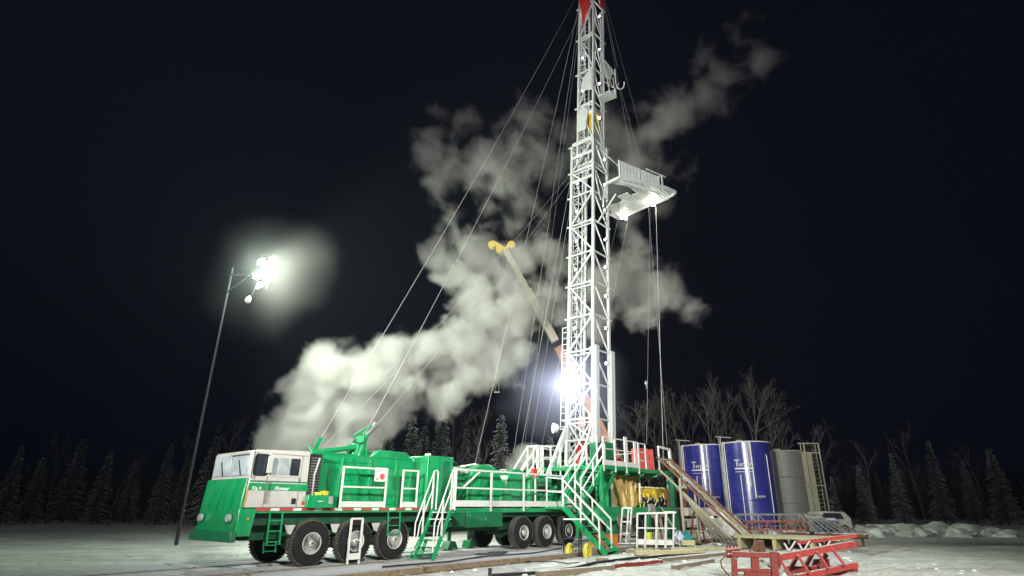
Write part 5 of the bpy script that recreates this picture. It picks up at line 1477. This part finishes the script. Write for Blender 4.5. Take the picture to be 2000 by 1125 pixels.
seg((1558, 1060, 1.4), (1672, 1046, 1.8), .10, TB, 'top_chord', SRED)
seg((1540, 1112, 1.0), (1672, 1110, 1.3), .16, TB, 'bottom_chord', RED)
plate([(1584, 1112), (1622, 1112), (1620, 1092), (1590, 1092)], 1.1, RED, 'web_plate', TB, .08)
for a in (1545, 1572, 1600): MB(ident).bar(tuple(Q(a, 1108, 1)), tuple(Q(a+14, 1082, 1)), .10).build('lacing', RED, TB)
for a in (1532, 1560, 1600): MB(ident).bar(tuple(Q(a, 1062, 1.4)), tuple(Q(a+9, 1078, .8)), .05).bar(tuple(Q(a+22, 1058, 1.4)), tuple(Q(a+9, 1078, .8)), .05).build('lacing', RED, TB)
# small debris and frozen lumps scattered over the yard
f = MB(ident)
for k in range(420):
    x = random.uniform(-12, 14); y = random.uniform(14.5, 36)
    q = Vector((x, y))-P0
    if -8 < q.dot(D2) < 25 and -5 < q.dot(N2) < 2.8: continue
    r_ = random.uniform(.02, .075)
    f.blob((x, y, -.19), (r_*1.3, r_, r_*.7), 1, .9, k)
o = f.build('snow_clods', SNOWM); o['kind'] = 'stuff'

# ------------------------------------------------------------ trees
BARK = pbr('bark', (.075, .065, .055), .9, var=.4, snow=.2)
NEED = pbr('snowy_needles', (.022, .032, .024), .9, var=.5, scale=3, snow=.62, snowcol=(.55, .56, .56))
TWIG = pbr('bare_twig', (.115, .098, .085), .9, var=.3)
def conifer(seed, h):
    rnd = random.Random(seed)
    tr = MB(ident).tube([(0, 0, -.3), (0, 0, h*.5), (0, 0, h)], .16, 7, r2=.02)
    cr = MB(ident)
    z = h*.06
    while z < h*.985:
        q = z/h
        rad = (1-q)**.85*h*.20+.12
        n = int(7+6*(1-q))
        for k in range(n):
            a = rnd.uniform(0, 2*PI); L_ = rad*rnd.uniform(.55, 1.12)
            dr = rnd.uniform(.18, .42)
            dx, dy = math.cos(a), math.sin(a)
            m = max(3, int(L_/.22))
            for j in range(m):
                t_ = (j+.6)/m
                c = Vector((dx*L_*t_, dy*L_*t_, z-dr*L_*t_*t_+rnd.uniform(-.05, .05)))
                wd = .30*(1-t_*.55)*rnd.uniform(.7, 1.2)
                ln = .26*rnd.uniform(.8, 1.3)
                px_, py_ = -dy, dx
                for sg_ in (-1, 1):
                    tip = c+Vector((dx*ln*.7+px_*sg_*wd, dy*ln*.7+py_*sg_*wd, -.10+rnd.uniform(-.06, .05)))
                    b_ = c+Vector((dx*ln*.55, dy*ln*.55, 0))
                    cr.raw([c, b_, tip], [(0, 1, 2)])
                    tip2 = c+Vector((px_*sg_*wd*.5, py_*sg_*wd*.5, -.22))
                    cr.raw([c, b_, tip2], [(0, 1, 2)])
        z += .20*rnd.uniform(.8, 1.25)*(1+.3*(1-q))
    return tr, cr
def bare(seed, h, spread=.32):
    rnd = random.Random(seed)
    tr = MB(ident); br = MB(ident)
    def grow(p, d, L_, r, lev, mb):
        pts = [p]; q = Vector(p); dd = Vector(d)
        n = 4 if lev == 0 else 3
        for i in range(n):
            dd = (dd+Vector((rnd.uniform(-.13, .13), rnd.uniform(-.13, .13), .05 if lev else 0))).normalized()
            q = q+dd*L_/n; pts.append(q.copy())
        mb.tube([tuple(x) for x in pts], r, 5 if lev < 2 else 3, r2=r*.35)
        if lev < 3:
            nb = (11, 7, 5)[lev]
            for k in range(nb):
                t_ = rnd.uniform(.30 if lev else .32, .98)
                i = min(n-1, int(t_*n)); base = pts[i].lerp(pts[i+1], t_*n-i)
                a = rnd.uniform(0, 2*PI); up = dd
                side = up.orthogonal().normalized(); side = Matrix.Rotation(a, 3, up) @ side
                nd = (up*rnd.uniform(.75, 1.2)+side*rnd.uniform(.4, .9)).normalized()
                grow(base, nd, L_*rnd.uniform(.32, .5)*(1.1-.4*t_), max(.009, r*.38), lev+1, br)
    tr_p = Vector((0, 0, -.3))
    grow(tr_p, Vector((rnd.uniform(-.06, .06), rnd.uniform(-.06, .06), 1)).normalized(), h, .10, 0, tr)
    return tr, br
protoC = []
HCON = 10.0
for i in range(4):
    tr, cr = conifer(20+i, HCON)
    t = thing('spruce_tree', 'x', 'tree', (0, 0, 0))
    tr.build('trunk', BARK, t); cr.build('crown', NEED, t, smooth=False, fix=False); protoC.append(t)
protoB = []
for i in range(4):
    tr, br = bare(40+i, 10)
    t = thing('bare_tree', 'x', 'tree', (0, 0, 0))
    tr.build('trunk', TWIG, t); br.build('branches', TWIG, t, smooth=False); protoB.append(t)
used = {}
def place(protos, px, Y, top, label, group, shared=False, k=None, wide=1):
    i = (len(used) if k is None else k) % 4
    pr = protos[i]
    x = onY(px, 985, Y).x
    hgt = zat((x, Y), top)+.2
    o = pr if pr.name not in used else copy_tree(pr)
    used[pr.name if o is pr else o.name] = 1
    o.location = (x, Y, -.2); s = hgt/10.0
    wide *= random.uniform(.72, 1.12); o.scale = (s*wide, s*wide, s); o.rotation_euler = (0, 0, random.uniform(0, 6.28))
    o['label'] = label; o['category'] = 'tree'; o['group'] = group
GC = 'dim snowy spruces behind the rig'
cons = [(500, 58, 815, 'snow dusted spruce left of the steam, above the cab'),
        (745, 52, 800, 'broad frosted spruce just right of the exhaust pipe'),
        (795, 54, 812, 'snow laden spruce between the exhaust pipe and the tall cabinet'),
        (855, 55, 800, 'tall pointed spruce above the tall green cabinet'),
        (975, 56, 808, 'spruce standing alone left of the walkway rail'),
        (925, 66, 850, 'low dim spruce between the two taller pointed ones'),
        (905, 64, 835, 'dim spruce right of the tall pointed one'),
        (820, 62, 830, 'dim spruce behind the snow laden one'),
        (690, 60, 800, 'spruce mostly lost in the steam above the truck'),
        (1075, 62, 850, 'low spruce glimpsed left of the mast foot'),
        (1610, 50, 905, 'small snowy spruce at the right edge beside the grey tank'),
        (1632, 52, 930, 'lowest snowy spruce at the far right edge'),
        (470, 64, 840, 'half cut spruce at the left edge behind the cab')]
for c_ in cons: place(protoC, c_[0], c_[1], c_[2], c_[3], GC)
for k in range(13):
    px = [400, 350, 310, 250, 190, 130, 60, 10, 1690, 1760, 1840, 1900, 1960][k]
    place(protoC, px, 66+(k*7) % 12, 850+(k*37) % 60, 'dark spruce in the unlit tree line to the side', 'spruces of the unlit tree line')
GB = 'bare trees behind the tanks'
bares = [(1340, 56, 790, 'bare tree rising between the mast lines and the left blue tank'),
         (1362, 58, 790, 'bare forked tree above the left blue tank'),
         (1410, 56, 790, 'thin bare tree behind the gap of the blue tanks'),
         (1440, 60, 780, 'tall bare tree above the middle blue tank, left one'),
         (1470, 56, 765, 'tallest bare tree, above the middle blue tank'),
         (1492, 58, 775, 'bare tree leaning over the right of the middle blue tank'),
         (1525, 60, 800, 'bare tree above the grey tank'),
         (1560, 57, 835, 'lower bare tree right of the grey tank'),
         (1600, 58, 850, 'bare tree beside the beige ladder cage'),
         (1320, 62, 800, 'thin bare tree behind the red tarp box'),
         (1300, 60, 805, 'slim bare trunk just right of the hanging line'),
         (1275, 64, 815, 'slim bare trunk between the hanging lines'),
         (1235, 60, 810, 'slim bare trunk nearest the mast on its right'),
         (880, 60, 820, 'bare tree between the tall cabinet and the drawworks'),
         (940, 60, 825, 'bare tree behind the drawworks'),
         (1395, 62, 800, 'dim bare tree behind the left blue tank'),
         (1625, 60, 880, 'bare tree at the right edge of the picture'),
         (715, 58, 815, 'bare tree beside the exhaust pipe')]
for i, b_ in enumerate(bares): place(protoB, b_[0], b_[1], b_[2], b_[3], GB, wide=1.0)
for k in range(7):
    place(protoB, [440, 330, 220, 100, 1700, 1800, 1930][k], 64+(k*5) % 9, 845+(k*23) % 50, 'dim bare tree in the unlit tree line to the side', 'bare trees of the unlit tree line')
for k in range(34):
    px = 480+k*34
    place(protoB if k % 3 else protoC, px, 72+(k*11) % 13, 870+(k*29) % 45, 'dim tree far back in the forest behind the site', 'back row of the dim forest')
# far-off wood closing the horizon
f = MB(ident)
rr_ = random.Random(3)
for k in range(1500):
    x = rr_.uniform(-150, 150); y = rr_.uniform(88, 112); hh = rr_.uniform(4.5, 8.5)
    wd = hh*.16
    for a in (0, 1.05, 2.1):
        dx, dy = math.cos(a)*wd, math.sin(a)*wd
        n = 5
        for j in range(n):
            z0 = hh*(j/n)**.9; z1 = hh*min(1, (j+1.7)/n); w_ = 1-j/n
            f.raw([Vector((x-dx*w_, y-dy*w_, z0)), Vector((x+dx*w_, y+dy*w_, z0+.2)), Vector((x, y, z1))], [(0, 1, 2)])
o = f.build('far_forest', NEED, smooth=False, fix=False); o['kind'] = 'stuff'; tag(o, 'dark far forest closing the horizon', 'forest')

# ------------------------------------------------------------ steam
STEAM = [  # px, py, radius px, strength (sight lines meet the drift plane behind the rig)
 (575,865,62,1.15),(620,815,66,1.15),(655,745,52,1.1),(705,830,62,1.0),(715,745,66,1.1),(560,805,34,1.0),(545,855,36,1.0),(585,760,34,1.0),(650,870,50,1.0),
 (780,700,58,1.05),(785,760,48,.85),(840,690,60,1.05),(850,765,40,.75),(900,670,62,1.0),(905,770,34,.62),(950,700,55,.95),(885,790,26,.5),
 (960,640,62,.95),(1000,620,52,.85),(1010,680,36,.7),(930,580,52,.8),(985,560,52,.75),(900,545,42,.62),(950,510,46,.7),(1010,510,50,.7),(1060,560,52,.7),(1090,510,44,.6),
 (1110,600,46,.62),(1180,580,66,.68),(1230,540,58,.65),(1235,480,44,.6),(1280,580,54,.66),(1330,608,36,.55),(1240,630,42,.5),(1190,640,36,.4),(1250,440,28,.45),
 (840,300,44,.58),(870,340,48,.66),(925,330,54,.66),(890,245,40,.45),(980,345,58,.68),(1000,280,52,.62),(1045,225,42,.52),(1060,310,60,.66),(1015,385,38,.52),(880,420,26,.36),(1100,270,50,.55),(950,395,28,.36),(815,260,28,.34),(855,210,30,.3),
 (1150,290,60,.7),(1215,275,62,.78),(1210,350,50,.65),(1280,262,56,.78),(1240,335,52,.62),(1330,220,50,.72),(1382,190,46,.7),(1422,145,44,.66),(1465,128,42,.58),(1500,118,26,.34),(1440,85,32,.36),(1495,40,32,.24),(1310,330,40,.34),(1310,390,40,.30),(1345,170,28,.3),(1370,100,30,.25),
 (865,470,34,.42),(875,505,32,.45),(860,440,30,.40),(900,450,40,.36),(950,440,42,.36),(1000,440,44,.38),(1050,445,44,.40),(925,480,40,.5),(1060,400,40,.42),
]
def steam_volume(name, blobs, Yc, depth_k, dens, res, label, amp=1.2, thr=.22, nscale=.42, col=(.97, .96, .91), top_k=1):
    pts = []
    for px, py, r, a in blobs:
        c = onY(px, py, Yc); d = c.y*ct+(c.z-HC)*st
        rad = r/1124*d
        c.y += (noise.noise(Vector((px*.01, py*.01, 1)))*1.4)
        pts.append((c, rad, a))
    lo = Vector([min(c[i]-r*1.2*(depth_k if i == 1 else 1) for c, r, a in pts) for i in range(3)])
    hi = Vector([max(c[i]+r*1.2*(depth_k if i == 1 else 1) for c, r, a in pts) for i in range(3)])
    lo.z = max(lo.z, .1)
    vol = bpy.data.volumes.new(name)
    o = bpy.data.objects.new(name, vol); C.objects.link(o)
    o['kind'] = 'stuff'; o['label'] = label; o['category'] = 'steam'
    ng = bpy.data.node_groups.new(name+'_nodes', 'GeometryNodeTree')
    ng.interface.new_socket('Geometry', in_out='INPUT', socket_type='NodeSocketGeometry')
    ng.interface.new_socket('Geometry', in_out='OUTPUT', socket_type='NodeSocketGeometry')
    N = ng.nodes; L = ng.links
    go = N.new('NodeGroupOutput'); vc = N.new('GeometryNodeVolumeCube')
    vc.inputs['Min'].default_value = lo; vc.inputs['Max'].default_value = hi
    vc.inputs['Resolution X'].default_value = max(4, int((hi.x-lo.x)/res))
    vc.inputs['Resolution Y'].default_value = max(4, int((hi.y-lo.y)/(res*1.5)))
    vc.inputs['Resolution Z'].default_value = max(4, int((hi.z-lo.z)/res))
    pos = N.new('GeometryNodeInputPosition')
    nz1 = N.new('ShaderNodeTexNoise'); nz1.inputs['Scale'].default_value = .22; nz1.inputs['Detail'].default_value = 2
    L.new(pos.outputs[0], nz1.inputs['Vector'])
    sub = N.new('ShaderNodeVectorMath'); sub.operation = 'SUBTRACT'; sub.inputs[1].default_value = (.5, .5, .5)
    L.new(nz1.outputs['Color'], sub.inputs[0])
    mad = N.new('ShaderNodeVectorMath'); mad.operation = 'MULTIPLY_ADD'; mad.inputs[1].default_value = (4.2, 3, 4.2)
    L.new(sub.outputs[0], mad.inputs[0]); L.new(pos.outputs[0], mad.inputs[2])
    cur = None
    for c, r, a in pts:
        s1 = N.new('ShaderNodeVectorMath'); s1.operation = 'SUBTRACT'; s1.inputs[1].default_value = c; L.new(mad.outputs[0], s1.inputs[0])
        s2 = N.new('ShaderNodeVectorMath'); s2.operation = 'MULTIPLY'; s2.inputs[1].default_value = (1/r, 1/(r*depth_k), 1/r); L.new(s1.outputs[0], s2.inputs[0])
        s3 = N.new('ShaderNodeVectorMath'); s3.operation = 'LENGTH'; L.new(s2.outputs[0], s3.inputs[0])
        s4 = N.new('ShaderNodeMath'); s4.operation = 'MULTIPLY_ADD'; s4.inputs[1].default_value = -a*.95; s4.inputs[2].default_value = a*1.25; L.new(s3.outputs['Value'], s4.inputs[0])
        if cur is None: cur = s4.outputs[0]
        else:
            mx = N.new('ShaderNodeMath'); mx.operation = 'SMOOTH_MAX'; mx.inputs[2].default_value = .18
            L.new(cur, mx.inputs[0]); L.new(s4.outputs[0], mx.inputs[1]); cur = mx.outputs[0]
    nz2 = N.new('ShaderNodeTexNoise'); nz2.inputs['Scale'].default_value = nscale; nz2.inputs['Detail'].default_value = 6.5; nz2.inputs['Roughness'].default_value = .64
    nz2.inputs['Distortion'].default_value = .45
    L.new(pos.outputs[0], nz2.inputs['Vector'])
    n2 = N.new('ShaderNodeMath'); n2.operation = 'MULTIPLY_ADD'; n2.inputs[1].default_value = amp*1.6; n2.inputs[2].default_value = -amp*.8-thr; L.new(nz2.outputs[0], n2.inputs[0])
    ad = N.new('ShaderNodeMath'); ad.operation = 'ADD'; L.new(cur, ad.inputs[0]); L.new(n2.outputs[0], ad.inputs[1])
    mrp = N.new('ShaderNodeMapRange'); mrp.inputs['From Min'].default_value = 0; mrp.inputs['From Max'].default_value = .85
    mrp.inputs['To Min'].default_value = 0; mrp.inputs['To Max'].default_value = dens
    L.new(ad.outputs[0], mrp.inputs['Value'])
    # denser where the plume leaves its source, thin where it has drifted high
    sx = N.new('ShaderNodeSeparateXYZ'); L.new(pos.outputs[0], sx.inputs[0])
    hg = N.new('ShaderNodeMapRange'); hg.inputs['From Min'].default_value = 9; hg.inputs['From Max'].default_value = 26
    hg.inputs['To Min'].default_value = 1; hg.inputs['To Max'].default_value = top_k
    L.new(sx.outputs[2], hg.inputs['Value'])
    ml = N.new('ShaderNodeMath'); ml.operation = 'MULTIPLY'; L.new(mrp.outputs[0], ml.inputs[0]); L.new(hg.outputs[0], ml.inputs[1])
    L.new(ml.outputs[0], vc.inputs['Density'])
    sm = N.new('GeometryNodeSetMaterial')
    m = bpy.data.materials.new(name+'_vapour'); m.use_nodes = True
    nt = m.node_tree; nt.nodes.clear()
    mo = nt.nodes.new('ShaderNodeOutputMaterial'); pv = nt.nodes.new('ShaderNodeVolumePrincipled')
    pv.inputs['Color'].default_value = (*col, 1); pv.inputs['Density'].default_value = 1.0; pv.inputs['Anisotropy'].default_value = .15
    nt.links.new(pv.outputs[0], mo.inputs['Volume'])
    sm.inputs['Material'].default_value = m
    vol.materials.append(m)
    L.new(vc.outputs[0], sm.inputs[0]); L.new(sm.outputs[0], go.inputs[0])
    md = o.modifiers.new('steam', 'NODES'); md.node_group = ng
    return o
steam_volume('steam_cloud', STEAM, 39, 1.0, 2.2, .14, 'great cloud of steam rising behind the truck and drifting past the mast', amp=1.55, thr=.26, nscale=.44, top_k=.18)
steam_volume('lamp_mist', [(520, 530, 120, 1.0), (560, 540, 90, .8), (480, 500, 100, .9)], 31.3, .8, .011, .35, 'glowing mist around the floodlight cluster', amp=.35, thr=.25, nscale=.2)
steam_volume('lamp_mist', [(1112, 752, 125, 1.0), (1150, 700, 70, .8), (1050, 750, 90, .8)], 29.6, .8, .06, .3, 'bluish glowing mist around the big mast floodlight', amp=.35, thr=.25, nscale=.3, col=(.80, .82, 1))
steam_volume('steam_puff', [(1000, 892, 24, .9), (985, 898, 18, .9), (1018, 886, 22, .7), (1040, 892, 14, .5)], 34.5, .9, 1.4, .10, 'small steam puff behind the walkway rail', nscale=.9)

# ------------------------------------------------------------ cold haze in the air
hz = MB(ident).box((-160, -12, -1.4), (160, 118, 46)).build('haze', None if False else GREYP, smooth=False)
hz['kind'] = 'stuff'; hz['label'] = 'thin cold haze in the night air'; hz['category'] = 'haze'
m = bpy.data.materials.new('haze_air'); m.use_nodes = True
nt = m.node_tree; nt.nodes.clear()
mo = nt.nodes.new('ShaderNodeOutputMaterial'); pv = nt.nodes.new('ShaderNodeVolumePrincipled')
pv.inputs['Color'].default_value = (.75, .82, 1, 1); pv.inputs['Density'].default_value = .00022; pv.inputs['Anisotropy'].default_value = .35
nt.links.new(pv.outputs[0], mo.inputs['Volume'])
hz.data.materials.clear(); hz.data.materials.append(m)
